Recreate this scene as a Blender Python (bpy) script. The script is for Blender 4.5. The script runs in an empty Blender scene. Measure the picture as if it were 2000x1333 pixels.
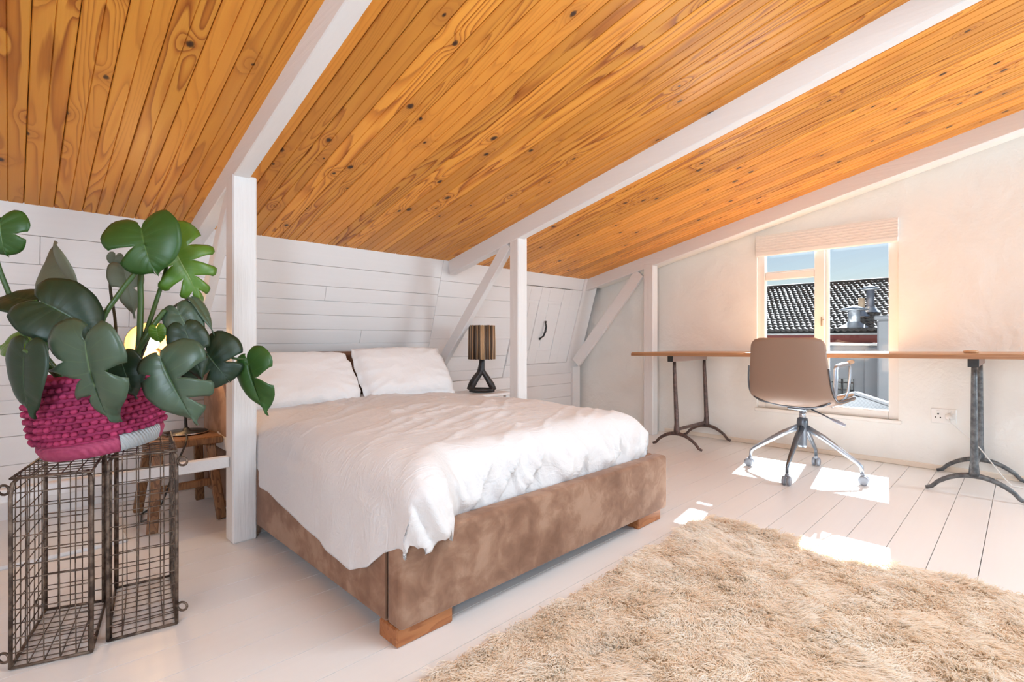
import bpy, bmesh, math, random
import numpy as np
from mathutils import Vector, Matrix

random.seed(7)
rng = np.random.default_rng(7)
SC = bpy.context.scene
COL = SC.collection

# ------------------------------------------------------------------ camera, sky, sun, exposure
CAM_H = 0.90
FWD = np.array([0.7035, 0.7107])
RGT = np.array([0.7107, -0.7035])
cam = bpy.data.objects.new('camera', bpy.data.cameras.new('camera'))
COL.objects.link(cam)
cam.location = (0, 0, CAM_H)
cam.rotation_euler = (math.pi / 2, 0, -math.atan2(0.7035, 0.7107))
cam.data.lens = 36 * 990 / 2000
cam.data.sensor_width = 36
cam.data.shift_y = -0.00225
cam.data.clip_start = 0.05
SC.camera = cam

world = bpy.data.worlds.new('world')
SC.world = world
world.use_nodes = True
wn = world.node_tree.nodes
bg = wn['Background']
sky = wn.new('ShaderNodeTexSky')
sky.sky_type = 'NISHITA'
sky.sun_disc = False
sky.sun_elevation = math.radians(36)
sky.sun_rotation = math.radians(81)
sky.dust_density = 0.6
sky.altitude = 50
world.node_tree.links.new(sky.outputs[0], bg.inputs[0])
bg.inputs[1].default_value = 0.068

sun = bpy.data.objects.new('sun', bpy.data.lights.new('sun', 'SUN'))
COL.objects.link(sun)
sun.data.energy = 55.0
sun.data.angle = math.radians(0.6)
sun.data.color = (1.0, 0.965, 0.92)
sun.location = (9, 2, 6)
sun.rotation_euler = Vector((-1, -0.15, -0.73)).to_track_quat('-Z', 'Y').to_euler()

def area(name, loc, target, sx, sy, energy, color):
    o = bpy.data.objects.new(name, bpy.data.lights.new(name, 'AREA'))
    COL.objects.link(o)
    o.data.shape = 'RECTANGLE'
    o.data.size, o.data.size_y = sx, sy
    o.data.energy = energy
    o.data.color = color
    o.location = loc
    d = Vector(target) - Vector(loc)
    o.rotation_euler = d.to_track_quat('-Z', 'Y').to_euler()
    return o
# added fill lights out of view
area('fill_gable', (4.35, -1.9, 1.2), (1.0, 0.6, 0.9), 1.2, 1.4, 90, (0.93, 0.98, 1.0))
area('fill_rear', (1.7, -2.7, 0.75), (1.6, 0.6, 2.0), 3.2, 1.4, 16, (0.93, 0.98, 1.0))
area('fill_roof', (1.3, 0.0, 2.17), (1.45, 0.25, 0.0), 1.0, 0.7, 32, (0.93, 0.98, 1.0))
area('fill_roof_far', (2.9, -0.7, 2.30), (2.8, -0.4, 0.0), 0.9, 0.7, 8, (0.93, 0.98, 1.0))
area('fill_side', (-1.45, -1.0, 1.35), (0.3, 2.1, 0.7), 0.9, 1.1, 66, (0.86, 0.92, 1.0))

SC.view_settings.view_transform = 'Standard'
SC.view_settings.look = 'None'
SC.view_settings.gamma = 1
SC.view_settings.use_curve_mapping = False
SC.view_settings.exposure = 0.0
SC.view_settings.use_white_balance = True
SC.view_settings.white_balance_temperature = 5750
SC.view_settings.white_balance_tint = 4
SC.cycles.max_bounces = 8
SC.cycles.diffuse_bounces = 6
SC.cycles.transparent_max_bounces = 8
SC.cycles.sample_clamp_indirect = 6

# ------------------------------------------------------------------ helpers
WORLD = {}

def at(px, py, d):
    """point at depth d (metres) seen in direction of the photograph's pixel"""
    x = (px - 1000) / 990.0
    s = (662 - py) / 990.0
    return Vector((d * (FWD[0] + x * RGT[0]), d * (FWD[1] + x * RGT[1]), CAM_H + d * s))

class MB:
    def __init__(s):
        s.v, s.f, s.mi, s.smooth = [], [], [], []
    def add(s, vs, fs, mi=0, smooth=False):
        o = len(s.v)
        s.v.extend([tuple(p) for p in vs])
        for f in fs:
            s.f.append(tuple(i + o for i in f)); s.mi.append(mi); s.smooth.append(smooth)
        return s
    def bm(s, bm, mi=0, smooth=False):
        bm.verts.index_update()
        s.add([v.co[:] for v in bm.verts], [[v.index for v in f.verts] for f in bm.faces], mi, smooth)
        bm.free(); return s
    def box(s, lo, hi, bev=0.0, M=None, mi=0, seg=1):
        b = bmesh.new()
        lo, hi = Vector(lo), Vector(hi)
        bmesh.ops.create_cube(b, size=1.0)
        sz = hi - lo
        bmesh.ops.scale(b, vec=sz, verts=b.verts)
        bmesh.ops.translate(b, vec=(lo + hi) / 2, verts=b.verts)
        if bev > 0:
            bev = min(bev, 0.45 * min(sz))
            bmesh.ops.bevel(b, geom=b.edges[:], offset=bev, segments=seg, affect='EDGES', profile=0.5)
        if M is not None:
            bmesh.ops.transform(b, matrix=M, verts=b.verts)
        return s.bm(b, mi, seg > 1)
    def beam(s, p0, p1, w, h, up=(0, 0, 1), bev=0.0, mi=0):
        """box from p0 to p1, w across, h along 'up'"""
        p0, p1 = Vector(p0), Vector(p1)
        y = (p1 - p0); L = y.length; y.normalize()
        x = y.cross(Vector(up)).normalized(); z = x.cross(y)
        M = Matrix(((x.x, y.x, z.x, p0.x), (x.y, y.y, z.y, p0.y), (x.z, y.z, z.z, p0.z), (0, 0, 0, 1)))
        return s.box((-w / 2, 0, -h / 2), (w / 2, L, h / 2), bev, M, mi)
    def tube(s, pts, r, n=8, mi=0, cap=True, flat=None):
        pts = [Vector(p) for p in pts]
        m = len(pts)
        rs = r if isinstance(r, (list, tuple, np.ndarray)) else [r] * m
        ref = None; vs = []
        for i, p in enumerate(pts):
            t = (pts[min(i + 1, m - 1)] - pts[max(i - 1, 0)]).normalized()
            if ref is None:
                ref = Vector((0, 0, 1)) if abs(t.z) < 0.9 else Vector((1, 0, 0))
            a = (ref - t * ref.dot(t))
            a.normalize(); b = t.cross(a); ref = a
            for k in range(n):
                ang = 2 * math.pi * k / n
                vs.append(p + (a * math.cos(ang) + b * math.sin(ang) * (flat or 1.0)) * rs[i])
        fs = [[i * n + k, i * n + (k + 1) % n, (i + 1) * n + (k + 1) % n, (i + 1) * n + k] for i in range(m - 1) for k in range(n)]
        if cap:
            fs.append(list(range(n))[::-1]); fs.append([(m - 1) * n + k for k in range(n)])
        return s.add(vs, fs, mi, True)
    def lathe(s, prof, c=(0, 0, 0), n=24, M=None, mi=0, cap=True):
        vs = []
        for r, z in prof:
            for k in range(n):
                a = 2 * math.pi * k / n
                p = Vector((r * math.cos(a), r * math.sin(a), z))
                if M is not None: p = M @ p
                vs.append(p + Vector(c))
        m = len(prof)
        fs = [[i * n + k, i * n + (k + 1) % n, (i + 1) * n + (k + 1) % n, (i + 1) * n + k] for i in range(m - 1) for k in range(n)]
        if cap:
            fs.append(list(range(n))[::-1]); fs.append([(m - 1) * n + k for k in range(n)])
        return s.add(vs, fs, mi, True)
    def prism(s, poly, axis, a, b, mi=0):
        """extrude a 2-D polygon along an axis (0=X,1=Y,2=Z) from a to b"""
        n = len(poly); vs = []
        for t in (a, b):
            for p in poly:
                q = [0, 0, 0]; q[axis] = t
                o = [i for i in range(3) if i != axis]
                q[o[0]], q[o[1]] = p
                vs.append(q)
        fs = [list(range(n))[::-1], list(range(n, 2 * n))] + [[i, (i + 1) % n, n + (i + 1) % n, n + i] for i in range(n)]
        return s.add(vs, fs, mi)
    def mesh(s, name):
        me = bpy.data.meshes.new(name)
        me.from_pydata(s.v, [], s.f)
        me.polygons.foreach_set('material_index', s.mi)
        me.polygons.foreach_set('use_smooth', s.smooth)
        b = bmesh.new(); b.from_mesh(me)
        bmesh.ops.recalc_face_normals(b, faces=b.faces)
        b.to_mesh(me); b.free()
        me.update()
        return me

def link(o, parent=None, world=None):
    COL.objects.link(o)
    W = world if world is not None else Matrix.Identity(4)
    if parent is not None:
        o.parent = parent
        o.matrix_parent_inverse = WORLD[parent.name].inverted()
    o.matrix_basis = W
    WORLD[o.name] = W
    return o

def thing(name, label, cat, loc=(0, 0, 0), group=None):
    o = bpy.data.objects.new(name, None)
    o.empty_display_size = 0.05
    link(o, None, Matrix.Translation(Vector(loc)))
    return tag(o, label, cat, group)

def tag(o, label, cat, group=None):
    o['label'] = label; o['category'] = cat
    if group: o['group'] = group
    return o

def obj(name, mb, mat, parent=None, world=None, kind=None, label=None):
    me = mb.mesh(name) if isinstance(mb, MB) else mb
    if not me.materials:
        for m in (mat if isinstance(mat, (list, tuple)) else [mat]):
            me.materials.append(m)
    o = bpy.data.objects.new(name, me)
    link(o, parent, world)
    if kind: o['kind'] = kind
    if label: o['label'] = label
    return o

def struct(name, mb, mat, parent=None):
    return obj(name, mb, mat, parent, kind='structure')

def sm(x, a, b):
    t = np.clip((x - a) / (b - a), 0, 1)
    return t * t * (3 - 2 * t)

def _h(ix, iy, seed):
    n = (ix.astype(np.int64) * 374761393 + iy.astype(np.int64) * 668265263 + seed * 974711) & 0x7fffffff
    n = ((n ^ (n >> 13)) * 1274126177) & 0x7fffffff
    return ((n ^ (n >> 16)) & 0xffff) / 65535.0

def vnoise(x, y, seed=0):
    x = np.asarray(x, float); y = np.asarray(y, float)
    ix, iy = np.floor(x), np.floor(y)
    fx, fy = x - ix, y - iy
    fx = fx ** 3 * (fx * (fx * 6 - 15) + 10); fy = fy ** 3 * (fy * (fy * 6 - 15) + 10)
    a = _h(ix, iy, seed); b = _h(ix + 1, iy, seed); c = _h(ix, iy + 1, seed); d = _h(ix + 1, iy + 1, seed)
    return (a * (1 - fx) + b * fx) * (1 - fy) + (c * (1 - fx) + d * fx) * fy - 0.5

def fbm(x, y, seed=0, oct=3):
    t = 0; a = 1.0
    for k in range(oct):
        t = t + a * vnoise(x * 2 ** k, y * 2 ** k, seed + 17 * k); a *= 0.5
    return t

def grid_faces(na, nb, close=False):
    i = np.arange(na - 1)[:, None] * nb + np.arange(nb - 1)[None, :]
    return np.stack([i, i + 1, i + nb + 1, i + nb], -1).reshape(-1, 4).tolist()

# ------------------------------------------------------------------ materials
def mat(name, color=(0.8, 0.8, 0.8), rough=0.5, metal=0.0, spec=0.5):
    m = bpy.data.materials.new(name); m.use_nodes = True
    b = m.node_tree.nodes['Principled BSDF']
    b.inputs['Base Color'].default_value = (*color, 1)
    b.inputs['Roughness'].default_value = rough
    b.inputs['Metallic'].default_value = metal
    b.inputs['Specular IOR Level'].default_value = spec
    return m

class NT:
    def __init__(s, m):
        s.t = m.node_tree; s.n = s.t.nodes; s.b = s.n['Principled BSDF']
    def new(s, typ, **kw):
        n = s.n.new(typ)
        for k, v in kw.items(): setattr(n, k, v)
        return n
    def L(s, a, b): s.t.links.new(a, b)
    def val(s, sock, v):
        if hasattr(v, 'is_output') or isinstance(v, bpy.types.NodeSocket): s.L(v, sock)
        else: sock.default_value = v
    def math(s, op, a, b=0.0, c=0.0, clamp=False):
        n = s.new('ShaderNodeMath', operation=op, use_clamp=clamp)
        s.val(n.inputs[0], a); s.val(n.inputs[1], b); s.val(n.inputs[2], c)
        return n.outputs[0]
    def coord(s, out='Object'): return s.new('ShaderNodeTexCoord').outputs[out]
    def map(s, vec, scale=(1, 1, 1), loc=(0, 0, 0)):
        n = s.new('ShaderNodeMapping'); s.L(vec, n.inputs[0])
        n.inputs['Scale'].default_value = scale; n.inputs['Location'].default_value = loc
        return n.outputs[0]
    def noise(s, vec, scale, detail=2.0, rough=0.5, dist=0.0):
        n = s.new('ShaderNodeTexNoise'); s.L(vec, n.inputs['Vector'])
        n.inputs['Scale'].default_value = scale; n.inputs['Detail'].default_value = detail
        n.inputs['Roughness'].default_value = rough; n.inputs['Distortion'].default_value = dist
        return n.outputs['Fac']
    def ramp(s, fac, stops, interp='LINEAR'):
        n = s.new('ShaderNodeValToRGB'); s.L(fac, n.inputs[0])
        cr = n.color_ramp; cr.interpolation = interp
        while len(cr.elements) < len(stops): cr.elements.new(0.5)
        for e, (p, c) in zip(cr.elements, stops):
            e.position = p; e.color = (*c, 1) if len(c) == 3 else c
        return n.outputs[0]
    def mix(s, fac, a, b, blend='MIX'):
        n = s.new('ShaderNodeMix', data_type='RGBA', blend_type=blend)
        s.val(n.inputs[0], fac)
        for k, v in ((6, a), (7, b)):
            if isinstance(v, tuple): n.inputs[k].default_value = (*v, 1) if len(v) == 3 else v
            else: s.L(v, n.inputs[k])
        return n.outputs[2]
    def bump(s, h, strength=0.3, dist=0.01, normal=None):
        n = s.new('ShaderNodeBump'); s.L(h, n.inputs['Height'])
        n.inputs['Strength'].default_value = strength; n.inputs['Distance'].default_value = dist
        if normal is not None: s.L(normal, n.inputs['Normal'])
        s.L(n.outputs[0], s.b.inputs['Normal']); return n.outputs[0]
    def color(s, c): s.L(c, s.b.inputs['Base Color'])
    def rnd(s): return s.new('ShaderNodeObjectInfo').outputs['Random']
    def island(s): return s.new('ShaderNodeNewGeometry').outputs['Random Per Island']

def white_paint(name, color, rough=0.45, grain=(30, 2, 30), strength=0.25, var=0.04, dirt=0.06):
    m = mat(name, color, rough); t = NT(m)
    c = t.coord('Object'); g = t.noise(t.map(c, grain), 1.0, 4, 0.6)
    g2 = t.noise(c, 2.3, 3)
    d = tuple(max(0, x - dirt) for x in color)
    l = tuple(min(1, x + var * 0.5) for x in color)
    t.color(t.mix(t.math('MULTIPLY', t.math('ADD', g, g2), 0.5), d, l))
    t.bump(g, strength, 0.004)
    return m

def wood(name, light, dark, scale=(14, 1.2, 14), rings=9, rough=0.42, rand=True, axis=1):
    m = mat(name, light, rough); t = NT(m)
    c = t.coord('Object')
    if rand:
        n = t.new('ShaderNodeVectorMath', operation='ADD'); t.L(c, n.inputs[0])
        cx = t.new('ShaderNodeCombineXYZ'); r = t.rnd()
        t.val(cx.inputs[0], t.math('MULTIPLY', r, 31.0)); t.val(cx.inputs[2], t.math('MULTIPLY', r, 17.0))
        t.L(cx.outputs[0], n.inputs[1]); c = n.outputs[0]
    v = t.noise(t.map(c, scale), 1.0, 1.5, 0.4)
    fr = t.math('FRACT', t.math('MULTIPLY', v, rings))
    fine = t.noise(t.map(c, tuple(q * 7 for q in scale)), 1.0, 3)
    base = t.ramp(fr, [(0, light), (0.6, tuple(0.6 * a + 0.4 * b for a, b in zip(light, dark))), (0.9, dark), (1, light)])
    t.color(t.mix(t.math('MULTIPLY', fine, 0.45), base, dark))
    t.bump(fine, 0.15, 0.002)
    return m

def pine_boards():
    m = mat('knotty_pine_varnished', rough=0.40); t = NT(m)
    sx = t.new('ShaderNodeSeparateXYZ'); t.L(t.coord('Object'), sx.inputs[0])
    r = t.rnd(); X, Y = sx.outputs[0], sx.outputs[1]
    off = t.math('MULTIPLY', r, 47.0)
    # knots: one candidate per 0.1 x 0.6 m cell
    def comb(a, b, c=0.0):
        n = t.new('ShaderNodeCombineXYZ'); t.val(n.inputs[0], a); t.val(n.inputs[1], b); t.val(n.inputs[2], c); return n.outputs[0]
    kp = comb(t.math('ADD', t.math('MULTIPLY', X, 9.0), off), t.math('ADD', t.math('MULTIPLY', Y, 1.9), t.math('MULTIPLY', r, 113.0)))
    vo = t.new('ShaderNodeTexVoronoi', voronoi_dimensions='2D', feature='F1'); t.L(kp, vo.inputs['Vector']); vo.inputs['Scale'].default_value = 1.0
    df = t.new('ShaderNodeVectorMath', operation='SUBTRACT'); t.L(kp, df.inputs[0]); t.L(vo.outputs['Position'], df.inputs[1])
    ds = t.new('ShaderNodeSeparateXYZ'); t.L(df.outputs[0], ds.inputs[0])
    dx = t.math('DIVIDE', ds.outputs[0], 9.0); dy = t.math('DIVIDE', ds.outputs[1], 2.6)
    d = t.math('SQRT', t.math('ADD', t.math('MULTIPLY', dx, dx), t.math('MULTIPLY', dy, dy)))
    cs = t.new('ShaderNodeSeparateColor'); t.L(vo.outputs['Color'], cs.inputs[0])
    has = t.math('GREATER_THAN', cs.outputs[0], 0.54)
    size = t.math('ADD', t.math('MULTIPLY', cs.outputs[1], 0.010), 0.005)
    wob = t.noise(comb(t.math('MULTIPLY', X, 90.0), t.math('MULTIPLY', Y, 60.0), off), 1.0, 2)
    knot = t.math('MULTIPLY', has, t.math('SUBTRACT', 1.0, t.math('SMOOTH_MIN', 1.0, t.math('POWER', t.math('DIVIDE', d, t.math('MULTIPLY', size, t.math('ADD', wob, 0.6))), 4.0), 0.1), clamp=True), clamp=True)
    halo = t.math('MULTIPLY', has, t.math('POWER', 2.718, t.math('MULTIPLY', -1.0, t.math('POWER', t.math('DIVIDE', d, 0.035), 2.0))))
    # growth rings: contour lines of a stretched noise
    n1 = t.noise(comb(t.math('MULTIPLY', X, 9.0), t.math('MULTIPLY', Y, 0.75), off), 1.0, 1.2, 0.35)
    n2 = t.noise(comb(t.math('MULTIPLY', X, 60.0), t.math('MULTIPLY', Y, 3.0), off), 1.0, 2)
    fld = t.math('ADD', t.math('ADD', t.math('MULTIPLY', n1, t.math('ADD', 9.0, t.math('MULTIPLY', r, 10.0))), t.math('MULTIPLY', halo, 2.2)), t.math('MULTIPLY', n2, 0.35))
    fr = t.math('FRACT', fld)
    lt, md, dk = (0.78, 0.36, 0.050), (0.60, 0.22, 0.026), (0.27, 0.062, 0.006)
    col = t.ramp(fr, [(0.0, lt), (0.42, lt), (0.70, md), (0.90, dk), (1.0, lt)])
    plain = t.noise(comb(t.math('MULTIPLY', X, 6.0), t.math('MULTIPLY', Y, 0.4), t.math('ADD', off, 9.0)), 1.0, 2)
    soft = t.math('MULTIPLY', t.math('SUBTRACT', plain, 0.40, clamp=True), 6.0, clamp=True)
    col = t.mix(t.math('MULTIPLY', soft, 0.78), col, (0.70, 0.295, 0.040))
    streak = t.noise(comb(t.math('MULTIPLY', X, 300.0), t.math('MULTIPLY', Y, 6.0), off), 1.0, 2)
    col = t.mix(t.math('MULTIPLY', streak, 0.35), col, md)
    bright = t.math('ADD', 0.80, t.math('MULTIPLY', t.math('FRACT', t.math('MULTIPLY', r, 7.13)), 0.36))
    hsv = t.new('ShaderNodeHueSaturation'); t.L(col, hsv.inputs['Color']); t.val(hsv.inputs['Value'], bright)
    col = t.mix(t.math('MULTIPLY', halo, 0.35), hsv.outputs[0], (0.33, 0.10, 0.02))
    col = t.mix(knot, col, (0.045, 0.018, 0.008))
    t.color(col)
    t.b.inputs['Specular IOR Level'].default_value = 0.32
    t.bump(streak, 0.08, 0.001)
    return m

M_pine = pine_boards()
M_white = white_paint('white_painted_timber', (0.83, 0.81, 0.795), 0.42, (60, 2.5, 60), 0.5)
M_post = white_paint('white_painted_rough_timber', (0.83, 0.81, 0.795), 0.5, (48, 48, 2.2), 1.3, 0.04, 0.10)
M_beam = white_paint('white_painted_beam', (0.83, 0.81, 0.795), 0.5, (60, 3, 60), 0.5)
M_plank = white_paint('white_painted_planks', (0.83, 0.81, 0.80), 0.42, (2.5, 50, 50), 0.3)
M_floor = white_paint('white_painted_floorboards', (0.83, 0.805, 0.785), 0.33, (2.0, 40, 40), 0.12, 0.03, 0.05)
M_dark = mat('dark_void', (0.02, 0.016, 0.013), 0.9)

def plaster():
    m = mat('cream_plaster', (0.86, 0.78, 0.68), 0.75); t = NT(m)
    c = t.coord('Object')
    a = t.noise(c, 3.0, 5, 0.55, 0.6); b = t.noise(c, 14, 4, 0.6)
    col = t.ramp(a, [(0.25, (0.82, 0.795, 0.745)), (0.7, (0.865, 0.85, 0.81))])
    t.color(col)
    t.bump(t.math('ADD', t.math('MULTIPLY', a, 1.0), t.math('MULTIPLY', b, 0.35)), 0.55, 0.03)
    return m
M_plaster = plaster()

def suede():
    m = mat('tan_velvet', (0.34, 0.20, 0.125), 0.85); t = NT(m)
    c = t.coord('Object')
    a = t.noise(c, 3.6, 3, 0.55, 0.3); b = t.noise(t.map(c, (1, 1, 1), (5, 3, 1)), 11, 4, 0.6, 0.5)
    f = t.math('ADD', t.math('MULTIPLY', a, 0.55), t.math('MULTIPLY', b, 0.45))
    t.color(t.ramp(f, [(0.38, (0.175, 0.088, 0.050)), (0.47, (0.225, 0.120, 0.072)), (0.52, (0.27, 0.152, 0.094)), (0.57, (0.335, 0.205, 0.134)), (0.68, (0.37, 0.232, 0.157))]))
    t.b.inputs['Sheen Weight'].default_value = 0.2
    t.b.inputs['Sheen Roughness'].default_value = 0.4
    t.b.inputs['Sheen Tint'].default_value = (1, 0.85, 0.75, 1)
    t.bump(t.noise(c, 300, 2), 0.2, 0.001)
    return m
M_suede = suede()

def linen(name, color, strength=0.35):
    m = mat(name, color, 0.8); t = NT(m)
    c = t.coord('Object')
    a = t.noise(t.map(c, (5, 16, 9)), 1.0, 5, 0.6, 1.2)
    b = t.noise(t.map(c, (16, 6, 12)), 1.0, 4, 0.6, 0.8)
    r = t.math('ABSOLUTE', t.math('SUBTRACT', a, 0.5))
    t.bump(t.math('ADD', t.math('MULTIPLY', r, 1.0), t.math('MULTIPLY', b, 0.5)), strength, 0.025)
    t.b.inputs['Sheen Weight'].default_value = 0.15
    return m
M_duvet = linen('white_cotton_duvet', (0.71, 0.69, 0.685), 0.42)
M_pillow = linen('white_cotton_pillow', (0.87, 0.86, 0.86), 0.30)
M_sheet = mat('grey_mattress_cloth', (0.25, 0.25, 0.27), 0.9)
M_leg = wood('orange_wood', (0.42, 0.17, 0.055), (0.27, 0.09, 0.025), (5, 30, 30), 4)
M_desk = wood('oak_desk', (0.60, 0.37, 0.20), (0.42, 0.22, 0.10), (24, 1.4, 24), 8, 0.35)
M_stool = wood('old_elm', (0.30, 0.15, 0.06), (0.12, 0.05, 0.018), (30, 30, 4), 7, 0.5)

def iron(name, c1, c2, rough=0.45, metal=0.6):
    m = mat(name, c1, rough, metal); t = NT(m)
    n = t.noise(t.coord('Object'), 35, 4, 0.6)
    t.color(t.ramp(n, [(0.4, c1), (0.62, c2)]))
    t.bump(n, 0.2, 0.002)
    return m
M_iron = iron('brown_cast_iron', (0.085, 0.06, 0.055), (0.16, 0.10, 0.085), 0.45, 0.35)
M_iron_grey = iron('grey_cast_iron', (0.085, 0.09, 0.095), (0.17, 0.175, 0.18), 0.42, 0.45)
M_wire = iron('rusty_wire', (0.06, 0.04, 0.03), (0.21, 0.155, 0.115), 0.5, 0.6)
M_chrome = mat('chrome', (0.62, 0.64, 0.68), 0.18, 1.0)
M_steel = mat('dark_steel', (0.16, 0.175, 0.20), 0.3, 0.8)
M_black = mat('black_metal', (0.02, 0.02, 0.02), 0.4)
M_plastic = mat('grey_plastic', (0.33, 0.33, 0.38), 0.4)
M_caster = mat('caster_rubber', (0.22, 0.23, 0.26), 0.4)
M_leather = mat('taupe_leather', (0.30, 0.20, 0.145), 0.5)
_t = NT(M_leather); _t.bump(_t.noise(_t.coord('Object'), 180, 3), 0.12, 0.002)
M_tanseat = mat('tan_leather_seat', (0.56, 0.36, 0.22), 0.5)
M_socket = mat('white_plastic', (0.84, 0.82, 0.79), 0.35)
M_cream = mat('cream_trim', (0.80, 0.70, 0.58), 0.5)
M_winframe = white_paint('white_window_paint', (0.86, 0.82, 0.77), 0.35, (30, 30, 30), 0.15)
M_blind = mat('white_blind_fabric', (0.83, 0.77, 0.71), 0.8)
_t = NT(M_blind); _t.bump(_t.noise(_t.map(_t.coord('Object'), (30, 6, 400)), 1, 2), 0.2, 0.002)

def glass():
    m = bpy.data.materials.new('window_glass'); m.use_nodes = True
    n = m.node_tree.nodes; n.clear(); L = m.node_tree.links
    o = n.new('ShaderNodeOutputMaterial'); mx = n.new('ShaderNodeMixShader')
    tr = n.new('ShaderNodeBsdfTransparent'); gl = n.new('ShaderNodeBsdfGlossy'); fr = n.new('ShaderNodeFresnel')
    gl.inputs['Roughness'].default_value = 0.02; fr.inputs[0].default_value = 1.35
    L.new(fr.outputs[0], mx.inputs[0]); L.new(tr.outputs[0], mx.inputs[1]); L.new(gl.outputs[0], mx.inputs[2]); L.new(mx.outputs[0], o.inputs[0])
    return m
M_glass = glass()

# ------------------------------------------------------------------ room shell
EAVE_Y, EAVE_Z, KNEE_Z, TILT = 3.2, 1.515, 0.53, 0.296
XW = 4.52          # gable wall face
def cslope(x):
    return float(np.interp(x, [0.7, 2.46, 4.25], [0.262, 0.238, 0.231]))
def ceil_z(x, y): return EAVE_Z + cslope(x) * (EAVE_Y - y)
def wall_y(z): return EAVE_Y + TILT * (EAVE_Z - z) if z > KNEE_Z else EAVE_Y + TILT * (EAVE_Z - KNEE_Z)
KY = wall_y(0)

# floor
X0, X1, Y0 = -1.6, XW + 0.16, -2.8
fl = struct('floor', MB().box((X0, Y0, -0.10), (X1, 3.7, -0.026)), M_dark)
k = 0
y = 0.123 - 0.148 * 20
while y < 3.55:
    bm_ = MB().box((X0, y + 0.0010, -0.025), (X1, y + 0.1464, 0.0), 0.0)
    obj('floor_board', bm_, M_floor, fl)
    y += 0.148; k += 1

# ceiling
slab = MB()
xs = [X0, 0.7, 2.46, 4.25, X1]
vs = []
for x in xs:
    for yy in (3.75, Y0):
        for dz in (0.09, 0.22):
            vs.append((x, yy, ceil_z(x, yy) + dz))
fs = []
for i in range(len(xs) - 1):
    a, b = i * 4, (i + 1) * 4
    fs += [[a, b, b + 2, a + 2], [a + 1, a + 3, b + 3, b + 1], [a, a + 1, b + 1, b], [a + 2, b + 2, b + 3, a + 3]]
fs += [[0, 2, 3, 1], [16, 17, 19, 18]]
slab.add(vs, fs)
ceiling = struct('ceiling', slab, M_dark)
prof = [(0.0009, 0.013), (0.0009, 0.004), (0.0038, 0), (0.0488, 0), (0.0510, 0.0035), (0.0532, 0), (0.0982, 0), (0.1011, 0.004), (0.1011, 0.013)]
bl = 6.3
cb = MB().prism(prof, 1, 0.0, -bl)
cb_mesh = cb.mesh('ceiling_board')
nb = int((X1 - X0) / 0.102)
for i in range(nb):
    x = -0.0585 + 0.102 * (i - 15)
    s = cslope(x + 0.05)
    W = Matrix.Translation((x, EAVE_Y + 0.03, EAVE_Z - 0.03 * s)) @ Matrix.Rotation(-math.atan(s), 4, 'X')
    obj('ceiling_board', cb_mesh, M_pine, ceiling, W)

# plank wall under the eaves
WL = struct('wall_left', MB().prism([(KY + 0.03, -0.02), (KY + 0.03, KNEE_Z), (EAVE_Y + 0.03, EAVE_Z + 0.02), (EAVE_Y + 0.16, EAVE_Z + 0.02), (KY + 0.16, KNEE_Z), (KY + 0.16, -0.02)], 0, X0, 4.45), M_dark)
def slant_board(z0, z1, x0, x1, proud=0.0, name='plank', m=None, parent=None, th=0.022, bev=0.002):
    m = m or M_plank
    g = 0.0008
    if z0 >= KNEE_Z - 1e-6:
        p0 = Vector((0, wall_y(z0 + g), z0 + g)); p1 = Vector((0, wall_y(z1 - g), z1 - g))
        if z0 < KNEE_Z + 1e-3: p0 = Vector((0, KY, KNEE_Z + g))
    else:
        p0 = Vector((0, KY, z0 + g)); p1 = Vector((0, KY, z1 - g))
    up = (p1 - p0); L = up.length; up.normalize()
    nrm = Vector((0, -up.z, up.y))          # towards the room
    M = Matrix(((1, 0, 0, 0), (0, nrm.y, up.y, p0.y), (0, nrm.z, up.z, p0.z), (0, 0, 0, 1)))
    b = MB().box((x0 + g, -th, 0), (x1 - g, proud, L), bev, M)
    return obj(name, b, m, parent or WL)
zr = [1.53, 1.38, 1.25, 1.155, 1.06, 0.962, 0.868, 0.77, 0.675, 0.60, KNEE_Z]
joints = [[0.62, 0.98], [0.1], [1.5], [], [0.45], [1.8], [0.3], [], [1.2], []]
for i in range(len(zr) - 1):
    cuts = [X0] + joints[i] + [2.415]
    for a, b in zip(cuts[:-1], cuts[1:]):
        slant_board(zr[i + 1], zr[i], a, b, 0.0012 * ((i * 7) % 3))
zk = [KNEE_Z, 0.42, 0.28, 0.14, 0.0]
for i in range(4):
    for a, b in ((X0, 0.9 + 0.3 * (i % 2)), (0.9 + 0.3 * (i % 2), 2.415)):
        slant_board(zk[i + 1], zk[i], a, b, 0.001 * (i % 2))
# right of the second truss: other boards, framed round a loft door
zq = [1.53, 1.36, 1.238, 1.09, 0.90, 0.745, 0.62, KNEE_Z]
for i in range(len(zq) - 1):
    slant_board(zq[i + 1], zq[i], 2.415, 3.32, 0.001 + 0.0012 * (i % 2))
slant_board(1.40, 1.53, 3.32, 4.44, 0.002)
slant_board(KNEE_Z, 0.65, 3.32, 4.44, 0.014)
slant_board(0.65, 1.40, 4.06, 4.22, 0.012)
slant_board(0.65, 1.53, 4.22, 4.44, 0.022)
for z0, z1 in ((0.42, KNEE_Z), (0.28, 0.42), (0.14, 0.28), (0, 0.14)):
    slant_board(z0, z1, 2.415, 4.33, 0.03)
obj('corner_post', MB().box((4.335, KY - 0.06, 0), (4.45, KY + 0.02, 0.60), 0.004), M_plank, WL)

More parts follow.
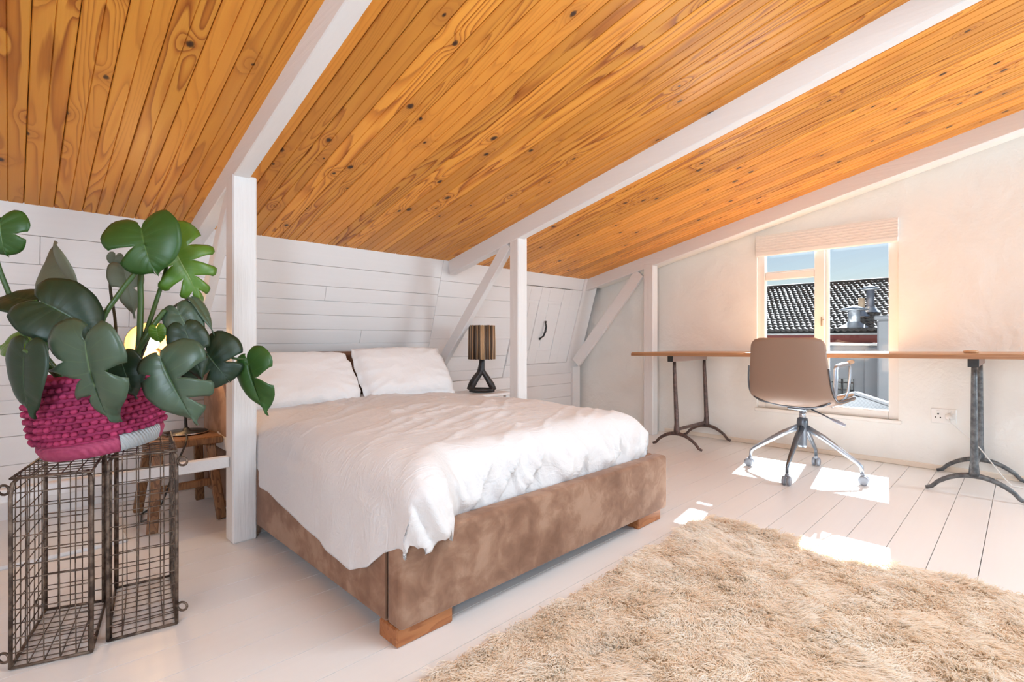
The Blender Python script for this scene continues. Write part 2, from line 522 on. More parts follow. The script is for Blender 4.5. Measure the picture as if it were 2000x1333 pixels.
# loft door in the sloping planks
dr = slant_board(0.6535, 1.3965, 3.3235, 4.0565, 0.004, 'door_1', M_plank, WL)
dr.parent = None; dr.matrix_parent_inverse = Matrix.Identity(4)
dr['kind'] = 'structure'
WORLD[dr.name] = Matrix.Identity(4)
for (a, b, c, d) in ((3.3235, 3.45, 0.6535, 1.3965), (3.60, 3.72, 0.6535, 1.3965), (3.93, 4.0565, 0.6535, 1.3965)):
    slant_board(c, d, a, b, 0.016, 'door_stile', M_plank, dr, 0.0)
for (a, b, c, d) in ((3.45, 3.60, 1.27, 1.3965), (3.72, 3.93, 1.27, 1.3965), (3.45, 3.60, 0.6535, 0.79), (3.72, 3.93, 0.6535, 0.79)):
    slant_board(c, d, a, b, 0.015, 'door_rail', M_plank, dr, 0.0)
for (a, b) in ((3.475, 3.575), (3.745, 3.905)):
    slant_board(0.815, 1.245, a, b, 0.010, 'door_panel', M_plank, dr, 0.0)
hz = [1.075, 1.06, 1.03, 0.985, 0.94, 0.915, 0.90]
ho = [0.018, 0.028, 0.05, 0.056, 0.05, 0.028, 0.018]
hb = MB().tube([(3.745 - 0.006 * i, wall_y(z) - o, z - o * 0.28) for i, (z, o) in enumerate(zip(hz, ho))], [0.012, 0.007, 0.009, 0.011, 0.009, 0.007, 0.013], 8)
obj('door_handle', hb, M_black, dr, label='black iron handle')

# gable wall with the window opening
WY0, WY1, WZ0, WZ1 = 0.632, 1.602, 0.315, 1.765
gw = MB()
def wz(y): return EAVE_Z + 0.231 * (EAVE_Y - y) + 0.16
gw.prism([(WY1, -0.02), (3.75, -0.02), (3.75, wz(3.75)), (WY1, wz(WY1))], 0, XW, XW + 0.16)
gw.prism([(Y0, -0.02), (WY0, -0.02), (WY0, wz(WY0)), (Y0, wz(Y0))], 0, XW, XW + 0.16)
gw.prism([(WY0, -0.02), (WY1, -0.02), (WY1, WZ0), (WY0, WZ0)], 0, XW, XW + 0.16)
gw.prism([(WY0, WZ1), (WY1, WZ1), (WY1, wz(WY1)), (WY0, wz(WY0))], 0, XW, XW + 0.16)
wall_r = struct('wall_right', gw, M_plaster)
# uneven plastered face
def relief(name, y0, y1, x, amp, seed, step, hole=None):
    ys = np.unique(np.round(np.concatenate([np.arange(y0, y1, step), [y1], [WY0, WY1] if hole else []]), 5))
    zs = np.unique(np.round(np.concatenate([np.arange(0, 2.7, step), [WZ0, WZ1] if hole else []]), 5))
    Yg, Zg = np.meshgrid(ys, zs, indexing='ij')
    top = EAVE_Z + 0.231 * (EAVE_Y - Yg) + 0.05
    Zc = np.minimum(Zg, top)
    hgt = amp * (fbm(Yg * 3.1, Zc * 3.1, seed, 3) + 0.35 * fbm(Yg * 11, Zc * 17, seed + 4, 2)) + amp * 0.75
    V = np.stack([x - np.clip(hgt, 0.0005, 1), Yg, Zc], -1).reshape(-1, 3)
    F = []
    nz_ = len(zs)
    for i in range(len(ys) - 1):
        yc = (ys[i] + ys[i + 1]) / 2
        for j in range(nz_ - 1):
            zc = (zs[j] + zs[j + 1]) / 2
            if zs[j] > top[i, 0]: break
            if hole and WY0 < yc < WY1 and WZ0 < zc < WZ1: continue
            F.append((i * nz_ + j, i * nz_ + j + 1, (i + 1) * nz_ + j + 1, (i + 1) * nz_ + j))
    return obj(name, MB().add(V.tolist(), F, 0, True), M_plaster, wall_r)
relief('plaster_face', Y0, 2.52, XW, 0.007, 61, 0.04, True)
relief('rough_brick_face', 2.52, 3.7, XW - 0.004, 0.014, 71, 0.03)
# cornice strip between last rafter and gable
cn = MB().beam((4.42, 3.2, ceil_z(4.4, 3.2) - 0.045), (4.42, Y0, ceil_z(4.4, Y0) - 0.045), 0.20, 0.07, (0, 0, 1), 0.01)
struct('trim_1', cn, M_plaster)
struct('baseboard_right', MB().box((XW - 0.022, Y0, 0.0), (XW, 2.45, 0.036), 0.005), M_cream)
struct('trim_2', MB().box((X0, 2.79, 0.0), (0.372, KY - 0.001, 0.016), 0.003), white_paint('daylit_floor_sheet', (0.78, 0.79, 0.80), 0.2, (3, 40, 40), 0.1))  # added thin cool-white board, stands in for daylight on the floor

struct('wall_side', MB().prism([(Y0, -0.02), (3.7, -0.02), (3.7, 1.6), (Y0, 3.2)], 0, X0 - 0.12, X0 - 0.001), M_plank)
# window
wf = MB()
FX0, FX1 = XW + 0.022, XW + 0.075
wf.box((FX0, WY0, WZ0), (FX1, WY0 + 0.062, WZ1), 0.004)
wf.box((FX0, WY1 - 0.058, WZ0), (FX1, WY1, WZ1), 0.004)
wf.box((FX0, WY0 + 0.0625, WZ0), (FX1, WY1 - 0.0585, WZ0 + 0.06), 0.004)
wf.box((FX0, WY0 + 0.0625, WZ1 - 0.08), (FX1, WY1 - 0.0585, WZ1), 0.004)
win = struct('window_1', wf, M_winframe)
obj('mullion', MB().box((FX0 - 0.006, 1.098, WZ0 + 0.0605), (FX1, 1.172, WZ1 - 0.081), 0.005).box((FX0 + 0.02, 1.076, WZ0 + 0.0605), (FX1, 1.0975, WZ1 - 0.081), 0.004), M_winframe, win)
obj('transom', MB().box((FX0 + 0.002, 1.1725, 1.392), (FX1, WY1 - 0.059, 1.451), 0.005), M_winframe, win)
def pane(y0, y1, z0, z1):
    obj('pane', MB().box((FX0 + 0.034, y0, z0), (FX0 + 0.038, y1, z1)), M_glass, win)
pane(0.6955, 1.0755, 0.376, 1.684)
pane(1.1725, 1.543, 0.376, 1.3915)
pane(1.1725, 1.543, 1.4515, 1.684)
obj('casement_rail', MB().box((FX0 + 0.012, 1.1725, 1.4515), (FX0 + 0.033, 1.543, 1.462), 0.002), M_winframe, win)
obj('window_latch', MB().box((FX0 - 0.020, 1.112, 1.0), (FX0 - 0.0065, 1.124, 1.07), 0.003).tube([(FX0 - 0.018, 1.118, 1.045), (FX0 - 0.03, 1.10, 1.05)], 0.004, 6), mat('brass_latch', (0.45, 0.36, 0.25), 0.4, 0.6), win)
obj('window_sill', MB().box((XW - 0.018, WY0 - 0.02, WZ0 - 0.028), (FX0 - 0.001, WY1 + 0.015, WZ0 - 0.0), 0.006), M_winframe, win)

# folded blind over the window head
bt = thing('window_blind', 'white pleated fabric blind pulled up to the head of the window', 'blind', (XW - 0.02, 1.11, 1.77))
for i in range(13):
    z1 = 1.765 - i * 0.0105
    obj('pleat', MB().box((XW - 0.040 - 0.004 * (i % 2), 0.628, z1 - 0.0125), (XW - 0.004, 1.598, z1), 0.003), M_blind, bt)
obj('bottom_rail', MB().box((XW - 0.046, 0.628, 1.592), (XW - 0.006, 1.598, 1.6285), 0.005), M_winframe, bt)

# ------------------------------------------------------------------ trusses
def rafter(x0, x1, label, depth=0.10, yend=3.2):
    xm = (x0 + x1) / 2
    b = MB().beam((xm, yend, ceil_z(xm, yend) - depth / 2 + 0.005), (xm, Y0, ceil_z(xm, Y0) - depth / 2 + 0.005), x1 - x0, depth, (0, 0, 1), 0.004)
    return tag(obj('roof_beam', b, M_beam), label, 'beam', 'white roof beams')
rafter(0.694, 0.760, 'white painted roof beam running up over the post nearest the plant', 0.105)
rafter(2.462, 2.528, 'white painted roof beam above the post beside the twig lamp', 0.115)
rafter(4.252, 4.318, 'white painted roof beam close along the window wall', 0.115, 3.25)
def post(x0, x1, y0, y1, label):
    ztop = ceil_z((x0 + x1) / 2, y0) - 0.09
    t = MB().box((x0, y0, 0.0), (x1, y1, ztop), 0.006)
    return tag(obj('timber_post', t, M_post), label, 'post', 'white timber posts')
post(0.69, 0.79, 2.43, 2.53, 'rough white timber post at the near side of the bed behind the plant')
post(2.464, 2.556, 2.43, 2.515, 'smooth white timber post beyond the bed next to the twig lamp')
post(4.25, 4.338, 2.43, 2.53, 'white timber post by the left end of the desk')
def brace(x, y0, z0, y1, z1, w, h, label):
    d = Vector((0, y1 - y0, z1 - z0)).normalized()
    b = MB().beam((x, y0, z0), (x, y1, z1), w, h, (0, -d.z, d.y), 0.004)
    return tag(obj('diagonal_brace', b, M_beam), label, 'brace', 'white diagonal braces')
brace(0.725, 2.556, 1.564, 3.36, 0.70, 0.045, 0.07, 'white diagonal brace behind the rough post near the plant')
brace(2.490, 2.545, 1.563, 3.38, 0.64, 0.045, 0.085, 'white diagonal brace beside the bed pillows and twig lamp')
brace(4.285, 2.585, 1.53, 3.355, 0.645, 0.04, 0.11, 'broad white diagonal brace against the brick corner')
tag(obj('low_rail', MB().box((X0, 2.465, 0.332), (0.689, 2.505, 0.38), 0.004), M_beam), 'low white timber rail running from the post behind the wire crates', 'rail')

# ------------------------------------------------------------------ bed
BX0, BX1, BY0, BY1 = 0.79, 2.335, 1.255, 3.36
bed = thing('bed', 'low double bed upholstered in tan velvet with block feet', 'bed', (1.56, 2.2, 0))
def panel_mesh(lo, hi, bev): return MB().box(lo, hi, bev, seg=3)
obj('foot_board', panel_mesh((BX0 + 0.002, BY0, 0.055), (BX1, BY0 + 0.075, 0.318), 0.016), M_suede, bed)
obj('side_rail', panel_mesh((BX0, BY0 + 0.077, 0.055), (BX0 + 0.07, 3.2, 0.316), 0.014), M_suede, bed)
obj('side_rail', panel_mesh((BX1 - 0.07, BY0 + 0.077, 0.055), (BX1, 3.2, 0.316), 0.014), M_suede, bed)
obj('corner_seam', MB().tube([(BX0 + 0.004, BY0 + 0.076, 0.07), (BX0 + 0.003, BY0 + 0.076, 0.27)], 0.004, 6), mat('dark_seam', (0.13, 0.07, 0.04), 0.9), bed)
for (x, y) in ((BX0 + 0.004, BY0 + 0.02), (BX1 - 0.235, BY0 + 0.02), (BX0 + 0.02, 3.0), (BX1 - 0.22, 3.0)):
    obj('foot', MB().box((x, y, 0.0), (x + 0.205, y + 0.10, 0.0565), 0.005), M_leg, bed)
obj('headboard', panel_mesh((BX0 + 0.05, 3.2, 0.055), (BX1 - 0.05, 3.30, 0.815), 0.025), M_suede, bed)
wing = [(3.30, 0.06), (3.30, 0.81), (3.16, 0.81), (3.05, 0.765), (2.93, 0.68), (2.87, 0.60), (2.85, 0.50), (2.85, 0.32), (3.2, 0.32), (3.2, 0.06)]
for x in (BX0 - 0.005,):
    b_ = bmesh.new(); me_ = MB().prism(wing, 0, x, x + 0.052).mesh('t'); b_.from_mesh(me_)
    bmesh.ops.bevel(b_, geom=b_.edges[:], offset=0.010, segments=2, affect='EDGES')
    obj('headboard_wing', MB().bm(b_, 0, False), M_suede, bed)
obj('under_bed_shade', MB().box((BX0 + 0.22, BY0 + 0.16, 0.0), (BX1 - 0.22, 3.1, 0.0545), 0.0), M_dark, bed)  # added dark box, blocks light and makes the shade under the bed
obj('mattress', MB().box((BX0 + 0.075, BY0 + 0.130, 0.18), (BX1 - 0.075, 3.195, 0.475), 0.05, seg=4), M_sheet, bed)

# duvet: a cloth over the mattress, hanging out on the left, tucked in at the foot and right
def duvet():
    na, nb = 210, 190
    top = 0.520
    R = 0.12
    b = np.linspace(0, 1, nb)[None, :].repeat(na, 0)     # head -> foot
    a = np.linspace(0, 1, na)[:, None].repeat(nb, 1)     # left hem -> right hem
    YH, YF = 3.02, 1.345
    XL, XR = 0.845, 2.285
    # flat length in each direction
    Ly = (YH - YF) + 0.34
    t = b * Ly
    def bend(q, r, edge):
        """q measured inwards; returns (inward distance, drop) of a cloth bent over an edge at 0"""
        x = np.where(q > r, q, 0.0); d = np.zeros_like(q)
        arc = r * math.pi / 2
        q2 = r - q                              # 0 at start of bend
        th = np.clip(q2 / r, 0, math.pi / 2)
        inb = (q <= r)
        x = np.where(inb, r - r * np.sin(th), x)
        d = np.where(inb, r - r * np.cos(th), d)
        extra = np.clip(q2 - arc, 0, None)
        d = d + np.where(inb, extra, 0)
        return x, d
    # left overhang grows towards the middle, shrinks at the foot corner
    yflat = YH - t
    zhem = np.interp(yflat, [1.20, 1.27, 1.34, 1.42, 1.52, 1.70, 2.0, 2.3, 2.45, 2.75, 3.05], [0.325, 0.30, 0.265, 0.195, 0.155, 0.175, 0.215, 0.255, 0.275, 0.33, 0.35])
    zhem = zhem + 0.012 * fbm(yflat * 4, yflat * 0 + 3.3, 77, 2)
    over_l = (top - zhem) - R + R * math.pi / 2 - R
    over_r = 0.19
    qa0 = -over_l; qa1 = (XR - XL) + over_r
    s = qa0 + a * (qa1 - qa0)
    xl, dl = bend(s, R, 0)
    xr, dr_ = bend((XR - XL) - s, 0.14, 0)
    x = np.where(s < (XR - XL) / 2, XL - 0.05 + xl * ((XR - XL) / 2 + 0.05) / ((XR - XL) / 2), XR - xr)
    dx = np.where(s < (XR - XL) / 2, dl, dr_)
    # foot: tucked inside the foot board, but spilling over the corner on the left
    spill = 1 - sm(x, 0.90, 1.06)
    yf = YF - 0.122 * spill
    Lf = YH - yf
    q = (Lf - t)
    yy, dy = bend(q, 0.10, 0)
    dyc = np.minimum(dy, 0.228 * (1 - spill) + (0.215 + 0.03 * np.sin(x * 60)) * spill)
    yw = yf + yy
    side = np.clip(dx / (dx.max() + 1e-6) * 2, 0, 1)
    z = top - np.sqrt(dx ** 2 + dyc ** 2) * np.where((dx > 0) & (dyc > 0), 0.5, 0) - np.maximum(dx, dyc) * np.where((dx > 0) & (dyc > 0), 0.5, 1.0)
    # wrinkles
    onto = np.clip(1 - dx / 0.10, 0, 1) * np.clip(1 - dyc / 0.16, 0, 1)
    w = fbm(x * 2.2, yw * 2.0, 3, 2) * 0.030 * onto
    wx, wy = x + 0.10 * vnoise(x * 3, yw * 3, 5), yw + 0.10 * vnoise(x * 3, yw * 3, 6)
    ca, sa = math.cos(0.5), math.sin(0.5)
    u = wx * ca + wy * sa; v = -wx * sa + wy * ca
    ridg = 1 - np.abs(2 * vnoise(u * 3.2, v * 13, 11))
    ridg2 = 1 - np.abs(2 * vnoise(wx * 11 + 4, wy * 4.5, 12))
    ridg3 = 1 - np.abs(2 * vnoise(u * 12, v * 24, 14))
    mid = sm(x, 0.95, 1.3)
    w = w + onto * (0.013 * (ridg ** 4 - 0.25) * (0.4 + 0.6 * mid) + 0.007 * (ridg2 ** 5 - 0.2) * mid + 0.004 * (ridg3 ** 3 - 0.25) * mid) * (1 - 0.6 * sm(x, 1.7, 2.2))
    z = z + w - 0.012 * sm(yw, 2.6, 3.0)
    # plumpness
    z = z + 0.018 * np.sin(np.clip((x - XL) / (XR - XL), 0, 1) * math.pi) * onto
    # side drape: outward folds
    hang = sm(dx, 0.04, 0.16) * (s < 0.4)
    fold = 0.016 * np.sin(yw * 8.0 + 1.2 + 1.5 * vnoise(yw * 2, z * 2, 21)) + 0.020 * fbm(yw * 5, z * 5, 22, 2)
    x = x - hang * (0.006 + np.clip(fold, -0.02, 0.05) * 0.8) - hang * 0.02 * sm(dx, 0.1, 0.3) * 0
    x = np.where(s < 0.5, x - np.maximum(x - 0.783, 0) * sm(hang, 0.5, 0.95) * sm(yw, 1.28, 1.42), x)
    # foot drape: vertical gathers
    fh = sm(dyc, 0.03, 0.12) * (1 - spill)
    cfold = x * 7.5 + dyc * 5.0 + 0.8 * vnoise(x * 3, dyc * 6, 33)
    gat = 0.046 * (1 - np.abs(2 * vnoise(cfold, x * 1.3, 31))) ** 3 - 0.012 + 0.022 * (1 - np.abs(2 * vnoise(x * 17 - dyc * 9, dyc * 3, 32))) ** 3
    yw = yw + fh * (-0.004 + 0.004 - np.clip(gat, -0.004, 0.05)) * (1 - 0.75 * sm(dyc, 0.15, 0.228))
    # crumple the spilling corner
    sp = spill * sm(dyc, 0.01, 0.08)
    cr = fbm(x * 16 + z * 8, yw * 14, 41, 3)
    yw = yw - sp * (0.016 + 0.055 * cr)
    x = x + sp * 0.030 * fbm(x * 9 + 3, z * 15, 47, 2) * sm(x, 0.80, 0.86)
    z = z + sp * 0.040 * fbm(x * 22, z * 14, 43, 2)
    yw = np.where(sp > 0.6, np.minimum(yw, np.where(z < 0.33, BY0 - 0.006, 9)), yw)
    nearp = np.exp(-((yw - 2.48) / 0.11) ** 4)
    x = x * (1 - nearp) + np.maximum(x, 0.800) * nearp
    P = np.stack([x, yw, z], -1).reshape(-1, 3)
    m = MB(); m.v = [tuple(p) for p in P.tolist()]
    m.f = [tuple(f) for f in grid_faces(na, nb)]
    m.mi = [0] * len(m.f); m.smooth = [True] * len(m.f)
    return m
dv = obj('duvet', duvet(), M_duvet)
sol = dv.modifiers.new('thick', 'SOLIDIFY'); sol.thickness = 0.006; sol.offset = 1
tag(dv, 'rumpled white duvet spread over the bed and hanging down its near side', 'duvet')

def pillow(loc, rx, rz, a, b, T, seed, label, flange=0.0):
    nu, nv = 44, 32
    u = np.linspace(-1, 1, nu)[:, None].repeat(nv, 1); v = np.linspace(-1, 1, nv)[None, :].repeat(nu, 0)
    fl_ = 1 - flange
    uu, vv = np.clip(u / fl_, -1, 1), np.clip(v / fl_, -1, 1)
    prof = (np.clip(1 - uu ** 4, 0, 1) * np.clip(1 - vv ** 4, 0, 1)) ** 0.5
    x = a * u * (1 - 0.10 * v ** 2 * np.abs(u) ** 2 + 0.0) - a * 0.05 * np.sign(u) * (1 - v ** 2) * np.abs(u) ** 6
    y = b * v * (1 - 0.10 * u ** 2 * np.abs(v) ** 2) - b * 0.05 * np.sign(v) * (1 - u ** 2) * np.abs(v) ** 6
    wr = 0.012 * fbm(u * 3, v * 3, seed, 3) + 0.006 * np.sin(18 * np.arctan2(v, u) + 3 * fbm(u * 2, v * 2, seed + 5)) * (np.hypot(u, v) ** 3)
    edge = 0.006 * np.sin(u * 17 + seed) * (np.abs(v) > 0.93) + 0.006 * np.sin(v * 13 + seed) * (np.abs(u) > 0.95)
    top = T * prof + wr * np.sqrt(np.clip(prof, 0.02, 1)) + edge
    bot = -T * 0.8 * prof + edge - 0.003
    # sag: heavier towards the bottom
    top = top * (1 - 0.25 * v); 
    m = MB()
    M = Matrix.Translation(loc) @ Matrix.Rotation(rz, 4, 'Z') @ Matrix.Rotation(rx, 4, 'X')
    def put(zz):
        P = np.stack([x, y, zz], -1).reshape(-1, 3)
        return [M @ Vector(p) for p in P.tolist()]
    n = nu * nv
    F = grid_faces(nu, nv)
    ring = [i * nv for i in range(nu)] + [(nu - 1) * nv + j for j in range(1, nv)] + [i * nv + nv - 1 for i in range(nu - 2, -1, -1)] + [j for j in range(nv - 2, 0, -1)]
    F2 = [[q + n for q in f[::-1]] for f in F]
    F3 = [[ring[i], ring[(i + 1) % len(ring)], ring[(i + 1) % len(ring)] + n, ring[i] + n] for i in range(len(ring))]
    m.add(put(top) + put(bot), F + F2 + F3, 0, True)
    return tag(obj('pillow', m, M_pillow), label, 'pillow', 'bed pillows')
pillow((1.20, 2.985, 0.655), math.radians(52), 0.0, 0.37, 0.205, 0.085, 3, 'plain white pillow half hidden by the rough post')
pillow((1.925, 2.985, 0.672), math.radians(55), math.radians(-1.5), 0.375, 0.215, 0.085, 8, 'white pillow with frilled edges next to the twig lamp', 0.07)

# ------------------------------------------------------------------ desk on two cast iron trestles
def desk_z(y): return np.interp(y, [-0.4, 0.2, 2.37], [0.826, 0.818, 0.783])
DX0, DX1, DY0, DY1 = 3.787, 4.487, -0.42, 2.37
desk = thing('desk', 'long oak plank desk top running in front of the window', 'desk', (4.14, 1.0, 0.78))
edge_cols = 5
for i in range(edge_cols):
    xa = DX0 + (DX1 - DX0) * i / edge_cols; xb = DX0 + (DX1 - DX0) * (i + 1) / edge_cols
    m = MB()
    z0, z1 = desk_z(DY1), desk_z(DY0)
    b = MB().beam(((xa + xb) / 2, DY1, z0 - 0.0145), ((xa + xb) / 2, DY0, z1 - 0.0145), xb - xa - 0.0012, 0.029, (0, 0, 1), 0.002)
    obj('plank', b, M_desk, desk)
obj('edge_strip', MB().beam((DX0 - 0.004, DY1, desk_z(DY1) - 0.018), (DX0 - 0.004, DY0, desk_z(DY0) - 0.018), 0.006, 0.022, (0, 0, 1), 0.001), wood('oak_edge', (0.42, 0.22, 0.11), (0.30, 0.14, 0.06), (24, 1.4, 24), 6), desk)
wb = MB().lathe([(0.030, 0), (0.034, 0.003), (0.034, 0.012), (0.028, 0.015)], (3.88, 0.212, desk_z(0.21) + 0.0005), 18)
tag(obj('wooden_coaster', wb, M_desk), 'small round wooden block lying on the desk over the right trestle', 'coaster')

def trestle(yc, m, label, lean=0.0):
    t = thing('trestle', label, 'trestle', (4.2, yc, 0), 'cast iron desk trestles')
    zt = float(desk_z(yc)) - 0.03
    for xx in (3.905, 4.462):
        b = MB()
        ztop = zt - 0.048
        pts = [(xx, yc, 0.115), (xx, yc, 0.15), (xx, yc, 0.20), (xx, yc + lean * 0.5, 0.45), (xx, yc + lean, ztop - 0.06), (xx, yc + lean, ztop)]
        b.tube(pts, [0.026, 0.024, 0.019, 0.0165, 0.0145, 0.013], 10)
        obj('leg', b, m, t)
        f = MB()
        arc = []
        for k in range(17):
            q = -1 + 2 * k / 16
            aq = abs(q)
            z = 0.118 * (1 - aq ** 2.1) if aq < 0.80 else max(0.009, 0.118 * (1 - 0.8 ** 2.1) * (1 - (aq - 0.8) / 0.2) ** 1.6)
            arc.append((xx, yc + 0.215 * q, max(z, 0.0105)))
        f.tube(arc, [0.0105 + 0.006 * (1 - abs(-1 + 2 * k / 16)) for k in range(17)], 8)
        obj('arched_foot', f, m, t)
    obj('stretcher', MB().beam((3.925, yc, 0.15), (4.445, yc, 0.15), 0.014, 0.026, (0, 0, 1), 0.004), m, t)
    top = MB().beam((3.84, yc + lean, zt - 0.024), (4.47, yc + lean, zt - 0.024), 0.045, 0.046, (0, 0, 1), 0.003)
    obj('top_bar', top, mat('weathered_bar', (0.30, 0.22, 0.19), 0.6), t)
    obj('bar_end', MB().box((3.832, yc + lean - 0.024, zt - 0.048), (3.8395, yc + lean + 0.024, zt - 0.001), 0.002), M_black, t)
    return t
trestle(2.015, M_iron, 'brown cast iron trestle under the left end of the desk', 0.02)
trestle(0.20, M_iron_grey, 'grey cast iron trestle under the right part of the desk', 0.0)

# ------------------------------------------------------------------ office chair
ch = thing('office_chair', 'taupe leather office chair on a four-star swivel base with castors', 'chair', (3.72, 1.03, 0))
CX, CY = 3.72, 1.03
M_armsteel = mat('brushed_steel', (0.38, 0.41, 0.46), 0.32, 0.85)
def shell(out, name, m, u0, u1, thick=0.022, inset=0.0):
    # side profile (x, z) from the top of the back to the seat front
    pr = [(3.470, 0.912), (3.472, 0.86), (3.478, 0.78), (3.484, 0.70), (3.492, 0.62), (3.505, 0.555), (3.535, 0.508), (3.585, 0.485), (3.66, 0.480), (3.76, 0.485), (3.86, 0.492), (3.93, 0.490), (3.955, 0.475)]
    s = np.linspace(0, 1, len(pr)); n = 40
    q = np.linspace(u0, u1, n)
    px = np.interp(q, s, [p[0] for p in pr]); pz = np.interp(q, s, [p[1] for p in pr])
    kern = np.array([1, 2, 3, 2, 1]) / 9
    px = np.convolve(np.pad(px, 2, 'edge'), kern, 'valid'); pz = np.convolve(np.pad(pz, 2, 'edge'), kern, 'valid')
    hw = np.interp(q, [0, 0.1, 0.35, 0.5, 0.75, 1], [0.222, 0.228, 0.248, 0.258, 0.25, 0.235]) - inset
    # rounded top corners
    L = np.concatenate([[0], np.cumsum(np.hypot(np.diff(px), np.diff(pz)))])
    rc = 0.055
    cut = np.where(L < rc, rc - np.sqrt(np.clip(rc ** 2 - (rc - L) ** 2, 0, None)), 0) if u0 < 0.01 else 0 * L
    cut2 = np.where(L[-1] - L < rc, rc - np.sqrt(np.clip(rc ** 2 - (rc - (L[-1] - L)) ** 2, 0, None)), 0) if u1 > 0.99 else 0 * L
    hw = hw - cut - cut2
    nw = 15
    w = np.linspace(-1, 1, nw)
    tx = np.gradient(px); tz = np.gradient(pz); ln = np.hypot(tx, tz); nx, nz = -tz / ln, tx / ln   # towards the sitter
    vs = []
    for sgn in (0, 1):
        for i in range(n):
            for k in range(nw):
                cup = 0.035 * abs(w[k]) ** 3
                off = cup + (out - thick * sgn)
                vs.append((px[i] + nx[i] * off, CY + hw[i] * w[k], pz[i] + nz[i] * off))
    F = grid_faces(n, nw)
    N = n * nw
    F2 = [[a + N for a in f[::-1]] for f in F]
    ring = [i * nw for i in range(n)] + [(n - 1) * nw + j for j in range(1, nw)] + [i * nw + nw - 1 for i in range(n - 2, -1, -1)] + [j for j in range(nw - 2, 0, -1)]
    F3 = [[ring[i], ring[(i + 1) % len(ring)], ring[(i + 1) % len(ring)] + N, ring[i] + N] for i in range(len(ring))]
    o = obj(name, MB().add(vs, F + F2 + F3, 0, True), m, ch)
    bv = o.modifiers.new('round', 'BEVEL'); bv.width = 0.006; bv.segments = 2; bv.limit_method = 'ANGLE'; bv.angle_limit = math.radians(50)
    return [(px[i], hw[i], pz[i]) for i in range(n)]
edge = shell(0.0, 'outer_shell', M_leather, 0.0, 1.0)
shell(0.0225, 'seat_pad', M_tanseat, 0.0, 1.0, 0.02, 0.012)
for sg in (-1, 1):
    ed = [(p[0] - 0.0 + 0.012, CY + sg * (p[1] + 0.004), p[2] + 0.028) for p in edge[10:34]]
    obj('edge_frame', MB().tube(ed, 0.005, 6), M_steel, ch)
    ya = CY + sg * 0.252
    arm = MB()
    arm.tube([(3.60, ya - sg * 0.03, 0.505), (3.575, ya - sg * 0.01, 0.53), (3.568, ya, 0.57), (3.562, ya + sg * 0.006, 0.66), (3.565, ya + sg * 0.006, 0.712), (3.572, ya + sg * 0.006, 0.727), (3.59, ya + sg * 0.006, 0.734), (3.67, ya + sg * 0.006, 0.741), (3.745, ya + sg * 0.006, 0.742), (3.768, ya + sg * 0.006, 0.735), (3.776, ya + sg * 0.006, 0.715), (3.772, ya + sg * 0.006, 0.66), (3.762, ya, 0.57), (3.752, ya - sg * 0.01, 0.53), (3.72, ya - sg * 0.03, 0.505), (3.68, ya - sg * 0.06, 0.475)], 0.0085, 8, flat=1.6)
    obj('armrest', arm, M_armsteel, ch)
    obj('arm_cap', MB().tube([(3.755, ya + sg * 0.006, 0.750), (3.785, ya + sg * 0.008, 0.754), (3.81, ya + sg * 0.010, 0.754)], [0.013, 0.014, 0.010], 8), M_tanseat, ch)
under = MB().tube([(3.545, CY - 0.235, 0.512), (3.55, CY - 0.19, 0.486), (3.60, CY - 0.08, 0.462), (3.62, CY, 0.458), (3.60, CY + 0.08, 0.462), (3.55, CY + 0.19, 0.486), (3.545, CY + 0.235, 0.512)], 0.007, 6)
obj('under_frame', under, M_steel, ch)
obj('mechanism', MB().box((CX - 0.09, CY - 0.06, 0.435), (CX + 0.09, CY + 0.06, 0.47), 0.008).box((CX - 0.03, CY - 0.03, 0.468), (CX + 0.03, CY + 0.03, 0.482), 0.004), M_steel, ch)
obj('gas_lift', MB().lathe([(0.036, 0.425), (0.036, 0.436)], (CX, CY, 0), 20).lathe([(0.021, 0.36), (0.021, 0.43)], (CX, CY, 0), 20), M_chrome, ch)
obj('column', MB().lathe([(0.024, 0.185), (0.026, 0.20), (0.030, 0.29), (0.034, 0.30), (0.034, 0.35), (0.030, 0.375), (0.022, 0.378)], (CX, CY, 0), 20), M_steel, ch)
obj('height_lever', MB().tube([(CX, CY - 0.04, 0.445), (CX - 0.02, CY - 0.13, 0.415), (CX - 0.03, CY - 0.19, 0.392)], 0.005, 6), M_steel, ch)
obj('lever_grip', MB().tube([(CX - 0.029, CY - 0.185, 0.394), (CX - 0.033, CY - 0.22, 0.382), (CX - 0.04, CY - 0.265, 0.366)], [0.007, 0.013, 0.009], 8), M_plastic, ch)
